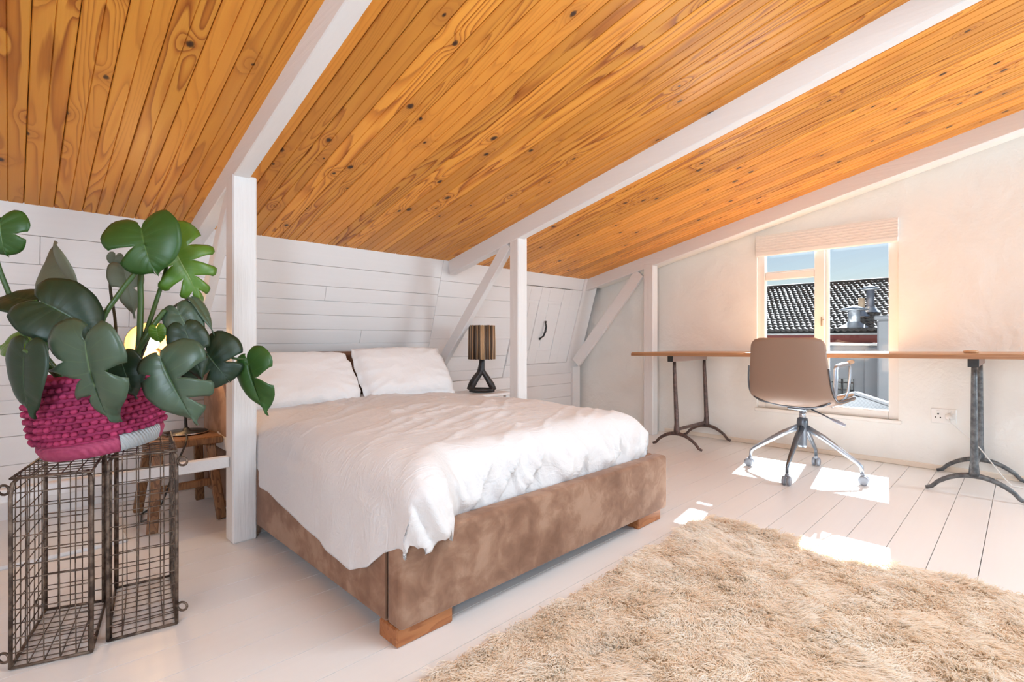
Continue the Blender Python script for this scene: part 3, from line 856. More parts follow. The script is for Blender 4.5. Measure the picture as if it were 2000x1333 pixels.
for k in range(4):
    a = math.radians(90 * k + 9)
    d = Vector((math.cos(a), math.sin(a), 0)); e = Vector((-d.y, d.x, 0))
    c = Vector((CX, CY, 0))
    b = MB()
    b.tube([c + d * 0.025 + Vector((0, 0, 0.315)), c + d * 0.12 + Vector((0, 0, 0.262)), c + d * 0.24 + Vector((0, 0, 0.178)), c + d * 0.305 + Vector((0, 0, 0.132)), c + d * 0.325 + Vector((0, 0, 0.112)), c + d * 0.33 + Vector((0, 0, 0.075))], [0.020, 0.019, 0.015, 0.012, 0.011, 0.010], 8)
    lg = obj('leg', b, M_armsteel if k % 2 else M_steel, ch)
    w = MB(); p = c + d * 0.33
    for sg in (-1, 1):
        Mr = Matrix.Translation(p + e * 0.014 * sg + d * 0.008 + Vector((0, 0, 0.0295))) @ (Matrix(((e.x, 0, d.x, 0), (e.y, 0, d.y, 0), (0, 1, 0, 0), (0, 0, 0, 1)))) @ Matrix.Rotation(math.pi / 2, 4, 'Y')
        w.lathe([(0.010, -0.009), (0.024, -0.010), (0.029, -0.005), (0.029, 0.005), (0.024, 0.010), (0.010, 0.009)], (0, 0, 0), 18, Mr)
    w.box((p.x - 0.012, p.y - 0.012, 0.05), (p.x + 0.012, p.y + 0.012, 0.074), 0.006)
    obj('castor', w, M_caster, lg)

ch.rotation_euler = (0, 0, math.radians(-8))

# ------------------------------------------------------------------ socket, plug and flex
so = thing('wall_socket', 'white double wall socket on the plaster right of the window', 'socket', (4.5, 0.38, 0.37))
obj('plate', MB().box((4.506, 0.318, 0.322), (4.519, 0.452, 0.424), 0.004), M_socket, so)
hl = MB()
for (y, z, r) in ((0.413, 0.386, 0.0055), (0.427, 0.363, 0.004), (0.401, 0.363, 0.004)):
    M = Matrix.Translation((4.5055, y, z)) @ Matrix.Rotation(math.pi / 2, 4, 'Y')
    obj('pin_hole', MB().lathe([(r, -0.0006), (r, 0.0006)], (0, 0, 0), 12, M), M_dark, so)
obj('rocker_switch', MB().box((4.502, 0.405, 0.399), (4.5058, 0.422, 0.412), 0.002), M_socket, so)
obj('rocker_switch', MB().box((4.502, 0.345, 0.403), (4.5058, 0.362, 0.415), 0.002), M_socket, so)
Mp = Matrix.Translation((4.505, 0.352, 0.372)) @ Matrix.Rotation(-math.pi / 2, 4, 'Y')
pg = MB().lathe([(0.027, 0.0), (0.027, 0.012), (0.022, 0.030), (0.012, 0.038)], (0, 0, 0), 6, Mp)
plug = obj('plug', pg, M_socket); tag(plug, 'white plug with a flex pushed into the wall socket', 'plug')
fx = MB().tube([(4.47, 0.352, 0.365), (4.455, 0.345, 0.34), (4.49, 0.30, 0.29), (4.46, 0.245, 0.24), (4.41, 0.20, 0.20), (4.36, 0.14, 0.12), (4.33, 0.09, 0.05), (4.31, 0.05, 0.006), (4.33, -0.03, 0.004), (4.36, -0.14, 0.004), (4.30, -0.30, 0.004)], 0.0032, 6)
obj('flex', fx, M_socket, plug)

# ------------------------------------------------------------------ twig lamp on a little bedside table
bs = thing('bedside_table', 'plain wooden bedside table beyond the bed carrying the twig lamp', 'table', (2.62, 3.02, 0))
obj('table_top', MB().box((2.40, 2.86, 0.455), (2.84, 3.20, 0.478), 0.004), M_white, bs)
for (x, y) in ((2.42, 2.88), (2.785, 2.88), (2.42, 3.145), (2.785, 3.145)):
    obj('leg', MB().box((x, y, 0), (x + 0.035, y + 0.035, 0.4545), 0.003), M_white, bs)
LX, LY, LZ = 2.622, 2.985, 0.4785
tl = thing('table_lamp', 'table lamp with a striped twig shade on a black forked base', 'lamp', (LX, LY, LZ))
RX = Vector((0.7107, -0.7035, 0))
def LP(x, z, y=0.0): return Vector((LX, LY, LZ)) + RX * x + Vector((0.7035, 0.7107, 0)) * y + Vector((0, 0, z))
base = MB()
base.tube([LP(-0.098, 0.022), LP(-0.05, 0.020), LP(0.05, 0.020), LP(0.100, 0.022)], [0.016, 0.022, 0.020, 0.016], 10, flat=1.7)
base.tube([LP(-0.092, 0.02), LP(-0.072, 0.07), LP(-0.045, 0.115), LP(-0.018, 0.15), LP(-0.004, 0.185), LP(0.0, 0.235), LP(0.002, 0.28)], [0.025, 0.027, 0.024, 0.022, 0.024, 0.019, 0.017], 12, flat=1.3)
base.tube([LP(0.095, 0.02), LP(0.072, 0.065), LP(0.045, 0.11), LP(0.022, 0.145), LP(0.004, 0.175), LP(0.0, 0.20)], [0.022, 0.026, 0.022, 0.020, 0.020, 0.016], 12, flat=1.3)
obj('lamp_base', base, iron('black_carved_wood', (0.018, 0.016, 0.016), (0.045, 0.038, 0.036), 0.35, 0.0), tl)
m = mat('twig_reeds', (0.3, 0.2, 0.12), 0.6); t = NT(m)
t.color(t.ramp(t.island(), [(0.0, (0.035, 0.02, 0.012)), (0.35, (0.10, 0.055, 0.028)), (0.5, (0.46, 0.28, 0.14)), (0.75, (0.60, 0.40, 0.22)), (0.8, (0.10, 0.07, 0.05)), (1.0, (0.22, 0.16, 0.12))]))
reeds = MB(); n = 64
for k in range(n):
    a = 2 * math.pi * k / n
    r = 0.100 + 0.003 * random.random(); da = random.uniform(-0.02, 0.02)
    p0 = LP(r * math.cos(a + da) * 1.0, 0.262 + random.uniform(-0.0015, 0.0015), r * math.sin(a + da)); p1 = LP(r * math.cos(a) * 0.97, 0.525 + random.uniform(-0.0015, 0.0015), r * math.sin(a) * 0.97)
    pm = (p0 + p1) / 2 + Vector((random.uniform(-0.002, 0.002), random.uniform(-0.002, 0.002), 0))
    reeds.tube([p0, pm, p1], [0.0058, 0.0055, 0.0052], 6)
sh = obj('lamp_shade', MB().lathe([(0.096, 0.268), (0.093, 0.518)], (LX, LY, LZ), 40, cap=False), mat('shade_lining', (0.10, 0.06, 0.03), 0.9), tl)
obj('reeds', reeds, m, sh, kind='stuff')
obj('lamp_holder', MB().lathe([(0.014, 0.27), (0.014, 0.32), (0.018, 0.325), (0.018, 0.36)], (LX, LY, LZ), 12), M_black, tl)

# ------------------------------------------------------------------ stool in the niche and reflector lamp on it
st = thing('stool', 'old brown wooden stool with splayed legs in the niche', 'stool', (0.62, 3.03, 0))
TX0, TX1, TY0, TY1, TZ = 0.455, 0.775, 2.885, 3.20, 0.405
obj('seat', MB().box((TX0, TY0, TZ - 0.038), (TX1, TY1, TZ), 0.006), M_stool, st)
legs = [((0.505, 2.93), (0.462, 2.815)), ((0.725, 2.93), (0.752, 2.82)), ((0.725, 3.155), (0.755, 3.25)), ((0.505, 3.155), (0.47, 3.235))]
for (tx, ty), (bx, by) in legs:
    obj('leg', MB().beam((bx, by, 0.001), (tx, ty, TZ - 0.039), 0.042, 0.034, (0, 1, 0.2), 0.005), M_stool, st)
obj('stretcher', MB().beam((0.495, 2.885, 0.18), (0.745, 2.89, 0.18), 0.022, 0.036, (0, 0, 1), 0.004), M_stool, st)
obj('stretcher', MB().beam((0.50, 3.19, 0.20), (0.75, 3.195, 0.20), 0.022, 0.034, (0, 0, 1), 0.004), M_stool, st)
RLX, RLY = 0.655, 3.085
rl = thing('reflector_lamp', 'lit lamp with a round domed reflector standing on the old stool', 'lamp', (RLX, RLY, TZ))
obj('base', MB().lathe([(0.098, 0.0005), (0.100, 0.006), (0.096, 0.012), (0.02, 0.016), (0.012, 0.03)], (RLX, RLY, TZ), 32), M_black, rl)
obj('base_rim', MB().tube([(RLX + 0.0995 * math.cos(q), RLY + 0.0995 * math.sin(q), TZ + 0.0065) for q in np.linspace(0, 2 * math.pi, 33)], 0.0035, 6, cap=False), M_chrome, rl)
SC_ = Vector((0.525, 3.185, 0.875))
obj('stem', MB().tube([(RLX, RLY, TZ + 0.02), (RLX - 0.01, RLY + 0.01, TZ + 0.20), (RLX - 0.03, RLY + 0.03, TZ + 0.36), (SC_.x + 0.03, SC_.y + 0.05, SC_.z - 0.03)], 0.008, 8), M_chrome, rl)
dirn = Vector((-0.20, -0.92, -0.16)).normalized()
Mq = dirn.to_track_quat('Z', 'X').to_matrix().to_4x4()
Md = Matrix.Translation(SC_) @ Mq
dome = MB()
pr = [(0.012, -0.085), (0.05, -0.078), (0.085, -0.055), (0.108, -0.02), (0.115, 0.02), (0.117, 0.028)]
dome.lathe(pr, (0, 0, 0), 36, Md, 0, cap=False)
dome.lathe([(r - 0.0025, z + 0.0005) for r, z in pr], (0, 0, 0), 36, Md, 1, cap=False)
obj('reflector', dome, [mat('grey_enamel', (0.32, 0.31, 0.30), 0.35), mat('brass_lining', (0.34, 0.19, 0.06), 0.45)], rl)
obj('bulb_holder', MB().lathe([(0.014, -0.084), (0.016, -0.045)], (0, 0, 0), 14, Md), M_black, rl)
mb_ = bpy.data.materials.new('bulb_glow'); mb_.use_nodes = True
b_ = mb_.node_tree.nodes['Principled BSDF']; b_.inputs['Emission Color'].default_value = (1, 0.56, 0.22, 1); b_.inputs['Emission Strength'].default_value = 180
obj('bulb', MB().lathe([(0.008, -0.044), (0.014, -0.03), (0.028, -0.008), (0.030, 0.006), (0.024, 0.022), (0.010, 0.031), (0.001, 0.033)], (0, 0, 0), 16, Md), mb_, rl)
cbm = MB().tube([(RLX - 0.02, RLY - 0.09, TZ + 0.010), (RLX - 0.035, RLY - 0.18, TZ + 0.008), (RLX - 0.05, RLY - 0.222, TZ - 0.02), (RLX - 0.09, RLY - 0.235, 0.30), (RLX - 0.14, RLY - 0.20, 0.12), (RLX - 0.17, RLY - 0.12, 0.03), (RLX - 0.2, RLY - 0.05, 0.006), (RLX - 0.18, RLY + 0.08, 0.005), (RLX - 0.1, RLY + 0.2, 0.006)], 0.0045, 6)
obj('cord', cbm, M_black, rl, label='black power cord')

# ------------------------------------------------------------------ two wire crates
def crate(quad, z1, open_side, label, rings):
    c0 = (sum(q[0] for q in quad) / 4, sum(q[1] for q in quad) / 4)
    t = thing('wire_crate', label, 'crate', (c0[0], c0[1], 0), 'wire crates under the plant')
    z0 = 0.007
    Q = [Vector((x, y, 0)) for x, y in quad]
    up = Vector((0, 0, 1))
    for i in range(4):
        p = Q[i]
        inw = (Vector((c0[0], c0[1], 0)) - p).normalized()
        pts = [p + up * z0 + inw * 0.0, p + up * (z0 + 0.2) + inw * random.uniform(-0.002, 0.002), p + up * (z1 - 0.05), p + up * (z1 - 0.015) + inw * 0.006, p + up * z1 + inw * 0.03]
        obj('corner_rod', MB().tube(pts, 0.0052, 7), M_wire, t)
        a, b = Q[i], Q[(i + 1) % 4]
        for z in (z0, z1):
            obj('rim_rod', MB().tube([a + up * z, b + up * z], 0.0045 if z == z0 else 0.0035, 7), M_wire, t)
    a, b = Q[(open_side) % 4], Q[(open_side + 1) % 4]
    for p in (a, b):
        o2 = (Vector((c0[0], c0[1], 0)) - p).normalized() * 0.014
        obj('corner_rod', MB().tube([p + up * z0 + o2, p + up * (z1 - 0.01) + o2], 0.004, 7), M_wire, t)
    g = MB()
    def wires(a, b, c, d, n1, n2):
        # a-b bottom, d-c top ; n1 wires across, n2 wires up
        for k in range(1, n1):
            q = k / n1; j = Vector((random.uniform(-1, 1), random.uniform(-1, 1), 0)) * 0.0015
            p0, p1 = a.lerp(d, q), b.lerp(c, q)
            g.tube([p0 + j, (p0 + p1) / 2 + Vector((0, 0, random.uniform(-0.003, 0.003))), p1], 0.0017, 5, cap=False)
        for k in range(1, n2):
            q = k / n2; j = Vector((random.uniform(-1, 1), random.uniform(-1, 1), 0)) * 0.002
            p0, p1 = a.lerp(b, q), d.lerp(c, q)
            g.tube([p0, (p0 + p1) / 2 + j, p1], 0.0017, 5, cap=False)
    for i in range(4):
        if i == open_side: continue
        a, b = Q[i], Q[(i + 1) % 4]
        wires(a + up * z0, b + up * z0, b + up * z1, a + up * z1, 13, 5 if i % 2 == 0 else 8)
    wires(Q[0] + up * z0, Q[1] + up * z0, Q[2] + up * z0, Q[3] + up * z0, 10, 5)
    wires(Q[0] + up * z1, Q[1] + up * z1, Q[2] + up * z1, Q[3] + up * z1, 10, 5)
    obj('wire_mesh', g, M_wire, t, kind='stuff')
    for (i, z, sx) in rings:
        p = Q[i]
        o = (p - Vector((c0[0], c0[1], 0))); o.z = 0
        e = Vector(RGT.tolist() + [0]) * sx
        c = p + e * 0.018 + up * z
        obj('ring', MB().tube([c + e * 0.015 * math.cos(q) + up * 0.013 * math.sin(q) for q in np.linspace(0, 2 * math.pi, 15)], 0.0036, 6, cap=False), M_wire, t)
crate([(0.0, 1.93), (0.165, 1.872), (0.232, 2.204), (0.083, 2.266)], 0.520, 1, 'left rusty wire crate standing on end under the pink planter', [(0, 0.035, -1), (0, 0.49, -1), (3, 0.03, -1)])
crate([(0.205, 1.905), (0.371, 1.871), (0.430, 2.262), (0.268, 2.288)], 0.548, 3, 'right rusty wire crate standing on end close to the stool', [(1, 0.06, 1), (1, 0.515, 1)])

# ------------------------------------------------------------------ pink fringed planter
PC = Vector((0.216, 2.055, 0.553))
TILT_M = Matrix.Translation(PC) @ Matrix.Rotation(math.radians(8), 4, Vector((0.1, 1, 0)).normalized() * -1)
pot = thing('woven_planter', 'round pink woven planter with rows of petal fringe on the wire crates', 'planter', PC)
def pink(name, c1, c2, rough=0.75):
    m = mat(name, c1, rough); t = NT(m)
    n = t.noise(t.coord('Object'), 60, 3); 
    f = t.math('ADD', t.math('MULTIPLY', n, 0.6), t.math('MULTIPLY', t.rnd(), 0.4))
    t.color(t.ramp(f, [(0.25, c1), (0.7, c2)])); return m
M_pink = pink('magenta_raffia', (0.17, 0.005, 0.045), (0.42, 0.035, 0.125))
M_pink2 = pink('rose_braid', (0.30, 0.030, 0.095), (0.48, 0.09, 0.17))
t = NT(M_pink2); wv = t.new('ShaderNodeTexWave', bands_direction='DIAGONAL'); wv.inputs['Scale'].default_value = 40; t.L(t.coord('Object'), wv.inputs['Vector']); t.bump(wv.outputs['Fac'], 0.5, 0.004)
M_greyb = mat('grey_braid', (0.42, 0.44, 0.45), 0.7); t = NT(M_greyb); wv = t.new('ShaderNodeTexWave', bands_direction='DIAGONAL'); wv.inputs['Scale'].default_value = 45; t.L(t.coord('Object'), wv.inputs['Vector']); t.bump(wv.outputs['Fac'], 0.6, 0.005)
obj('basket_body', MB().lathe([(0.125, 0.0), (0.142, 0.004), (0.153, 0.035), (0.158, 0.07), (0.160, 0.15), (0.155, 0.235), (0.149, 0.25), (0.140, 0.245), (0.140, 0.20)], (0, 0, 0), 48, TILT_M), M_pink, pot)
obj('braided_band', MB().lathe([(0.143, 0.004), (0.151, 0.010), (0.161, 0.034), (0.159, 0.048), (0.150, 0.05)], (0, 0, 0), 64, TILT_M, cap=False), M_pink2, pot)
gp = MB()
angs = np.linspace(math.radians(-82), math.radians(-34), 20)
vs = []
for a in angs:
    for (r, z) in ((0.146, 0.004), (0.1545, 0.010), (0.1635, 0.034), (0.1635, 0.052), (0.156, 0.056)):
        vs.append(TILT_M @ Vector((r * math.cos(a), r * math.sin(a), z)))
gp.add(vs, grid_faces(20, 5), 0, True)
obj('grey_band_patch', gp, M_greyb, pot, label='grey woven patch on the band')
soil = MB().lathe([(0.1395, 0.195), (0.10, 0.205), (0.001, 0.208)], (0, 0, 0), 32, TILT_M)
obj('soil', soil, mat('soil', (0.05, 0.032, 0.02), 0.95), pot)
# one petal: a short rounded tongue standing out from the weave
pet = MB()
pv = []
for i in range(5):
    q = (0.0, 0.35, 0.7, 0.92, 1.0)[i]
    w_ = (0.0075, 0.0096, 0.0098, 0.0070, 0.0018)[i]
    for k in range(8):
        a = 2 * math.pi * k / 8
        pv.append((w_ * math.cos(a), -0.006 + 0.024 * q, w_ * 0.80 * math.sin(a)))
pf = [[i * 8 + k, i * 8 + (k + 1) % 8, (i + 1) * 8 + (k + 1) % 8, (i + 1) * 8 + k] for i in range(4) for k in range(8)] + [list(range(32, 40))]
pet.add(pv, pf, 0, True)
pet_me = pet.mesh('petal'); pet_me.materials.append(M_pink)
tocam = math.atan2(-PC.y, -PC.x)
back = MB()
npet = 0
for row in range(9):
    z = 0.056 + row * 0.0215
    r = float(np.interp(z, [0, 0.035, 0.07, 0.15, 0.24], [0.142, 0.153, 0.158, 0.160, 0.151]))
    nper = 54
    for k in range(nper):
        a = 2 * math.pi * (k + 0.5 * (row % 2)) / nper
        rad = Vector((math.cos(a), math.sin(a), 0)); tan = Vector((-math.sin(a), math.cos(a), 0))
        tip = (rad * 0.95 + Vector((0, 0, 0.12 + random.uniform(-0.22, 0.22))) + tan * random.uniform(-0.2, 0.2)).normalized()
        xx = tan; zz = xx.cross(tip).normalized()
        if zz.z < 0: zz = -zz
        xx = tip.cross(zz)
        p = rad * (r) + Vector((0, 0, z + 0.006))
        M = TILT_M @ Matrix(((xx.x, tip.x, zz.x, p.x), (xx.y, tip.y, zz.y, p.y), (xx.z, tip.z, zz.z, p.z), (0, 0, 0, 1)))
        front = math.cos(a - tocam) > 0.02
        if front and npet < 290:
            obj('petal', pet_me, M_pink, pot, M); npet += 1
        else:
            back.add([M @ Vector(q) for q in pv], pf, 0, True)
obj('petal_fringe', back, M_pink, pot, kind='stuff')

# ------------------------------------------------------------------ monstera
def leaf_mat(name, c, c2, vein, rough=0.32):
    m = mat(name, c, rough); t = NT(m)
    at_ = t.new('ShaderNodeAttribute', attribute_name='rt')
    s = t.new('ShaderNodeSeparateXYZ'); t.L(at_.outputs['Vector'], s.inputs[0])
    r, tt = s.outputs[0], s.outputs[1]
    mid = t.math('SUBTRACT', 1.0, t.math('MULTIPLY', r, 28.0), clamp=True)
    w = t.math('ABSOLUTE', t.math('SUBTRACT', t.math('FRACT', t.math('MULTIPLY', tt, 8.0)), 0.5))
    lat = t.math('MULTIPLY', t.math('SUBTRACT', 1.0, t.math('MULTIPLY', w, 16.0), clamp=True), t.math('SUBTRACT', 1.0, r, clamp=True))
    n = t.noise(t.coord('Object'), 9, 3)
    base = t.mix(n, c, c2)
    t.color(t.mix(t.math('MAXIMUM', mid, t.math('MULTIPLY', lat, 0.35)), base, vein))
    t.bump(t.math('ADD', t.math('MULTIPLY', w, 0.6), t.math('MULTIPLY', mid, -0.5)), 0.35, 0.006)
    t.b.inputs['Specular IOR Level'].default_value = 0.5
    return m
LM = {
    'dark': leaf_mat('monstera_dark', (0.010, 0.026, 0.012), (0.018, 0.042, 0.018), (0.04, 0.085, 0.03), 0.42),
    'mid': leaf_mat('monstera_mid', (0.045, 0.080, 0.048), (0.075, 0.115, 0.070), (0.12, 0.19, 0.08), 0.36),
    'green': leaf_mat('monstera_green', (0.022, 0.075, 0.010), (0.04, 0.105, 0.016), (0.09, 0.17, 0.035), 0.4),
    'lime': leaf_mat('monstera_lime', (0.07, 0.17, 0.012), (0.12, 0.22, 0.02), (0.2, 0.28, 0.05), 0.35),
    'grey': leaf_mat('monstera_underside', (0.12, 0.14, 0.085), (0.16, 0.165, 0.11), (0.2, 0.2, 0.13), 0.6),
}
M_stem = mat('petiole_green', (0.05, 0.10, 0.022), 0.4)
M_stem2 = mat('petiole_brown', (0.055, 0.045, 0.018), 0.5)
R3 = Vector((RGT[0], RGT[1], 0)); T3 = Vector((-FWD[0], -FWD[1], 0)); U3 = Vector((0, 0, 1))
plant = thing('monstera_plant', 'large swiss cheese plant with split leaves growing in the pink planter', 'plant', PC + Vector((0, 0, 0.21)))

def leaf(B, T, wpx, d0, N, m, slots=(), fold=0.18, droop=0.18, curl=0.2, d1=None, seed=0, asym=(1, 1), lobe=1.0):
    d1 = d1 if d1 is not None else d0
    b, tt = at(B[0], B[1], d0), at(T[0], T[1], d1)
    W = wpx * d0 / 990.0 * 0.5
    y = tt - b; L = y.length; y.normalize()
    n = R3 * N[0] + U3 * N[1] + T3 * N[2]
    z = (n - y * n.dot(y)).normalized(); x = z.cross(y)
    K, NR = 4, 9
    rs = np.linspace(0, 1, NR)
    verts, faces, rt = [], [], []
    rg = random.Random(seed)
    for side in (-1, 1):
        sl = [(s_[0], s_[1], s_[2]) for s_ in slots if s_[3] in (0, side)]
        bnd = [0.0] + [s_[0] for s_ in sl] + [1.0]
        gap = [(0, 1)] + [(s_[1], s_[2]) for s_ in sl] + [(0, 1)]
        for j in range(len(bnd) - 1):
            Kj = max(K, int(round((bnd[j + 1] - bnd[j]) * 26)))
            base = len(verts)
            for c in range(Kj + 1):
                for i, r in enumerate(rs):
                    g0 = gap[j][0] * float(sm(np.array(r), gap[j][1], 1.0)) ** 0.7 if gap[j][0] else 0
                    g1 = gap[j + 1][0] * float(sm(np.array(r), gap[j + 1][1], 1.0)) ** 0.7 if gap[j + 1][0] else 0
                    t = (bnd[j] + g0) + ((bnd[j + 1] - g1) - (bnd[j] + g0)) * c / Kj
                    mY = 0.90 * L * t ** 1.15
                    ph = np.interp(t, [0, 0.15, 0.35, 0.6, 0.85, 1], [2.75, 2.25, 1.60, 1.02, 0.60, 0.12])
                    rho = np.interp(t, [0, 0.06, 0.15, 0.3, 0.45, 0.6, 0.75, 0.88, 0.96, 1], [0.40, 0.70, 0.95, 1.05, 0.98, 0.78, 0.50, 0.26, 0.14, 0.13]) * W * asym[0 if side < 0 else 1]
                    rho *= lobe + (1 - lobe) * float(sm(np.array(t), 0.02, 0.28))
                    if t > 0.96: rho = max(rho, 0.10 * L * sm(t, 0.96, 1))
                    # finger tips a little rounded
                    if len(bnd) > 2:
                        e = (c / Kj - 0.5) * 2
                        rho *= 1 - 0.10 * e ** 4
                    px = side * rho * r * math.sin(ph); py = mY + rho * r * math.cos(ph)
                    q = py / L
                    pz = fold * abs(px) * (1 - 0.5 * r) - 0.55 * curl * W * r ** 3 - droop * L * (q - 0.1) ** 2 * (1 if q > 0.1 else 0.4)
                    pz += 0.06 * W * math.sin(t * 11 + seed * 1.7 + side) * r * r + 0.022 * W * math.cos(2 * math.pi * t * 7) * r * (1.15 - r)
                    P = b + x * px + y * py + z * pz
                    verts.append(tuple(P)); rt.append((r, t * 0.999 + 0.0005, 0))
            for f in grid_faces(Kj + 1, NR):
                faces.append([base + q for q in f])
    me = bpy.data.meshes.new('leaf')
    me.from_pydata(verts, [], faces)
    at_ = me.attributes.new('rt', 'FLOAT_VECTOR', 'POINT'); at_.data.foreach_set('vector', np.array(rt, np.float32).ravel())
    bm_ = bmesh.new(); bm_.from_mesh(me)
    bmesh.ops.remove_doubles(bm_, verts=bm_.verts, dist=0.0002)
    bmesh.ops.recalc_face_normals(bm_, faces=bm_.faces)
    bm_.to_mesh(me); bm_.free()
    me.polygons.foreach_set('use_smooth', [True] * len(me.polygons))
    o = obj('leaf', me, LM[m], plant)
    sd = o.modifiers.new('thick', 'SOLIDIFY'); sd.thickness = 0.0012; sd.offset = 0
    return o
def petiole(pts, r, m=None, lf=None):
    P = [at(*p) for p in pts]
    Q = []
    for i in range(len(P) - 1):        # smooth (Catmull-Rom)
        p0, p1, p2, p3 = P[max(i - 1, 0)], P[i], P[i + 1], P[min(i + 2, len(P) - 1)]
        for k in range(5):
            u = k / 5
            Q.append(0.5 * ((2 * p1) + (p2 - p0) * u + (2 * p0 - 5 * p1 + 4 * p2 - p3) * u * u + (3 * p1 - p0 - 3 * p2 + p3) * u ** 3))
    Q.append(P[-1])
    rr = np.linspace(r * 1.35, r, len(Q)).tolist()
    o = obj('petiole', MB().tube(Q, rr, 8), m or M_stem, lf or plant)
    return o
S2 = [(0.34, 0.045, 0.42, 0), (0.52, 0.055, 0.35, 0), (0.70, 0.05, 0.40, 0)]
leaf((0, 432), (4, 500), 92, 1.50, (0.2, 0.3, 0.9), 'green', [(0.42, 0.05, 0.55, 0)], seed=1, curl=0.35)
leaf((137, 556), (85, 470), 110, 1.62, (-0.5, 0.15, 0.8), 'grey', [], fold=0.9, curl=0.1, seed=2, d1=1.66)
leaf((276, 446), (288, 524), 126, 1.62, (0.05, 0.45, 0.85), 'green', [(0.46, 0.06, 0.25, -1)], fold=0.25, droop=0.35, curl=0.25, seed=3, d1=1.58, asym=(1.1, 1.05))
leaf((326, 462), (400, 592), 132, 1.74, (0.40, 0.42, 0.72), 'lime', [(0.30, 0.035, 0.40, 0), (0.46, 0.045, 0.32, 0), (0.64, 0.05, 0.30, 0), (0.82, 0.03, 0.4, 0)], fold=0.2, droop=0.25, curl=0.35, seed=4)
leaf((68, 588), (-28, 572), 84, 1.52, (-0.1, 0.75, 0.55), 'dark', [], seed=5, curl=0.3)
leaf((80, 590), (198, 648), 132, 1.46, (0.05, 0.55, 0.8), 'dark', [], fold=0.25, droop=0.3, curl=0.35, seed=6, d1=1.5)
leaf((166, 666), (192, 842), 180, 1.37, (-0.1, 0.42, 0.9), 'mid', [(0.32, 0.055, 0.50, -1), (0.48, 0.095, 0.25, -1), (0.66, 0.07, 0.28, -1), (0.40, 0.05, 0.5, 1)], fold=0.38, droop=0.22, curl=0.40, seed=7, d1=1.40, asym=(1.0, 0.86))
leaf((48, 684), (36, 824), 112, 1.36, (-0.2, 0.35, 0.9), 'dark', [], seed=8, curl=0.3)
leaf((312, 696), (376, 836), 140, 1.50, (0.1, 0.38, 0.9), 'mid', [(0.42, 0.07, 0.22, 1), (0.30, 0.03, 0.5, -1), (0.66, 0.05, 0.3, 1)], fold=0.3, droop=0.2, curl=0.35, seed=9, asym=(0.80, 1.1), lobe=0.55)
leaf((346, 604), (394, 694), 64, 1.68, (0.15, 0.5, 0.8), 'mid', [], fold=0.35, curl=0.4, seed=10)
leaf((404, 690), (446, 744), 118, 1.72, (0.2, 0.4, 0.85), 'dark', [(0.5, 0.06, 0.35, 0)], seed=11, curl=0.3)
leaf((482, 700), (510, 818), 92, 1.78, (-0.2, 0.35, 0.85), 'green', [(0.42, 0.085, 0.22, 1)], seed=12, curl=0.3, fold=0.35, asym=(0.7, 1.15), lobe=0.8)
leaf((240, 522), (268, 620), 58, 1.72, (0.65, 0.2, 0.6), 'grey', [(0.5, 0.08, 0.3, 0)], fold=0.5, seed=13, curl=0.5)
leaf((376, 584), (428, 648), 34, 1.72, (0.75, 0.6, 0.12), 'mid', [], fold=0.6, seed=14, curl=0.3)
leaf((306, 642), (310, 670), 34, 1.60, (0, 0.3, 0.9), 'lime', [], seed=15)
leaf((56, 668), (-16, 672), 66, 1.60, (0, 0.55, 0.8), 'lime', [], seed=16)
leaf((66, 694), (94, 654), 40, 1.56, (0.2, 0.3, 0.9), 'green', [], seed=17)
leaf((236, 700), (262, 782), 66, 1.50, (0.3, 0.2, 0.9), 'dark', [], seed=18, curl=0.3)
leaf((226, 500), (222, 520), 26, 1.74, (0.6, 0.2, 0.7), 'grey', [], seed=19)
leaf((360, 640), (400, 752), 70, 1.60, (0.5, 0.3, 0.8), 'dark', [(0.5, 0.06, 0.3, 0)], seed=20, curl=0.4)
crown = (196, 775, 1.60)
petiole([(180, 780, 1.58), (196, 640, 1.58), (232, 575, 1.60), (288, 500, 1.64), (293, 447, 1.63)], 0.0062)
petiole([(240, 775, 1.62), (268, 700, 1.62), (275, 600, 1.66), (276, 530, 1.68), (300, 470, 1.72)], 0.0078)
petiole([(245, 770, 1.62), (285, 650, 1.66), (308, 580, 1.72), (325, 520, 1.75), (322, 464, 1.745)], 0.0058)
petiole([(170, 790, 1.55), (90, 700, 1.50), (58, 640, 1.47), (40, 600, 1.46), (74, 590, 1.462)], 0.0070)
petiole([(160, 780, 1.56), (60, 680, 1.54), (20, 580, 1.55), (-8, 500, 1.53), (-2, 425, 1.505)], 0.0060)
petiole([(200, 770, 1.56), (205, 700, 1.44), (190, 672, 1.40), (169, 668, 1.372)], 0.0058)
petiole([(225, 770, 1.60), (226, 640, 1.70), (215, 560, 1.73), (222, 528, 1.735), (240, 522, 1.722)], 0.0036, M_stem2)
petiole([(250, 770, 1.60), (285, 660, 1.66), (330, 608, 1.70), (360, 588, 1.72), (376, 584, 1.722)], 0.0036, M_stem2)
petiole([(250, 765, 1.60), (300, 640, 1.66), (320, 622, 1.68), (342, 608, 1.682)], 0.0034, M_stem2)
petiole([(240, 770, 1.60), (262, 720, 1.56), (290, 702, 1.52), (306, 695, 1.502)], 0.0055, M_stem2)
petiole([(250, 770, 1.62), (300, 710, 1.66), (370, 672, 1.70), (404, 690, 1.722)], 0.0045, M_stem2)
petiole([(260, 770, 1.62), (340, 690, 1.70), (420, 692, 1.74), (455, 700, 1.77), (482, 702, 1.781)], 0.0042)
petiole([(230, 775, 1.60), (268, 690, 1.62), (300, 636, 1.64), (322, 606, 1.66)], 0.0075)
petiole([(150, 785, 1.56), (100, 720, 1.50), (66, 694, 1.37), (48, 684, 1.362)], 0.0055)
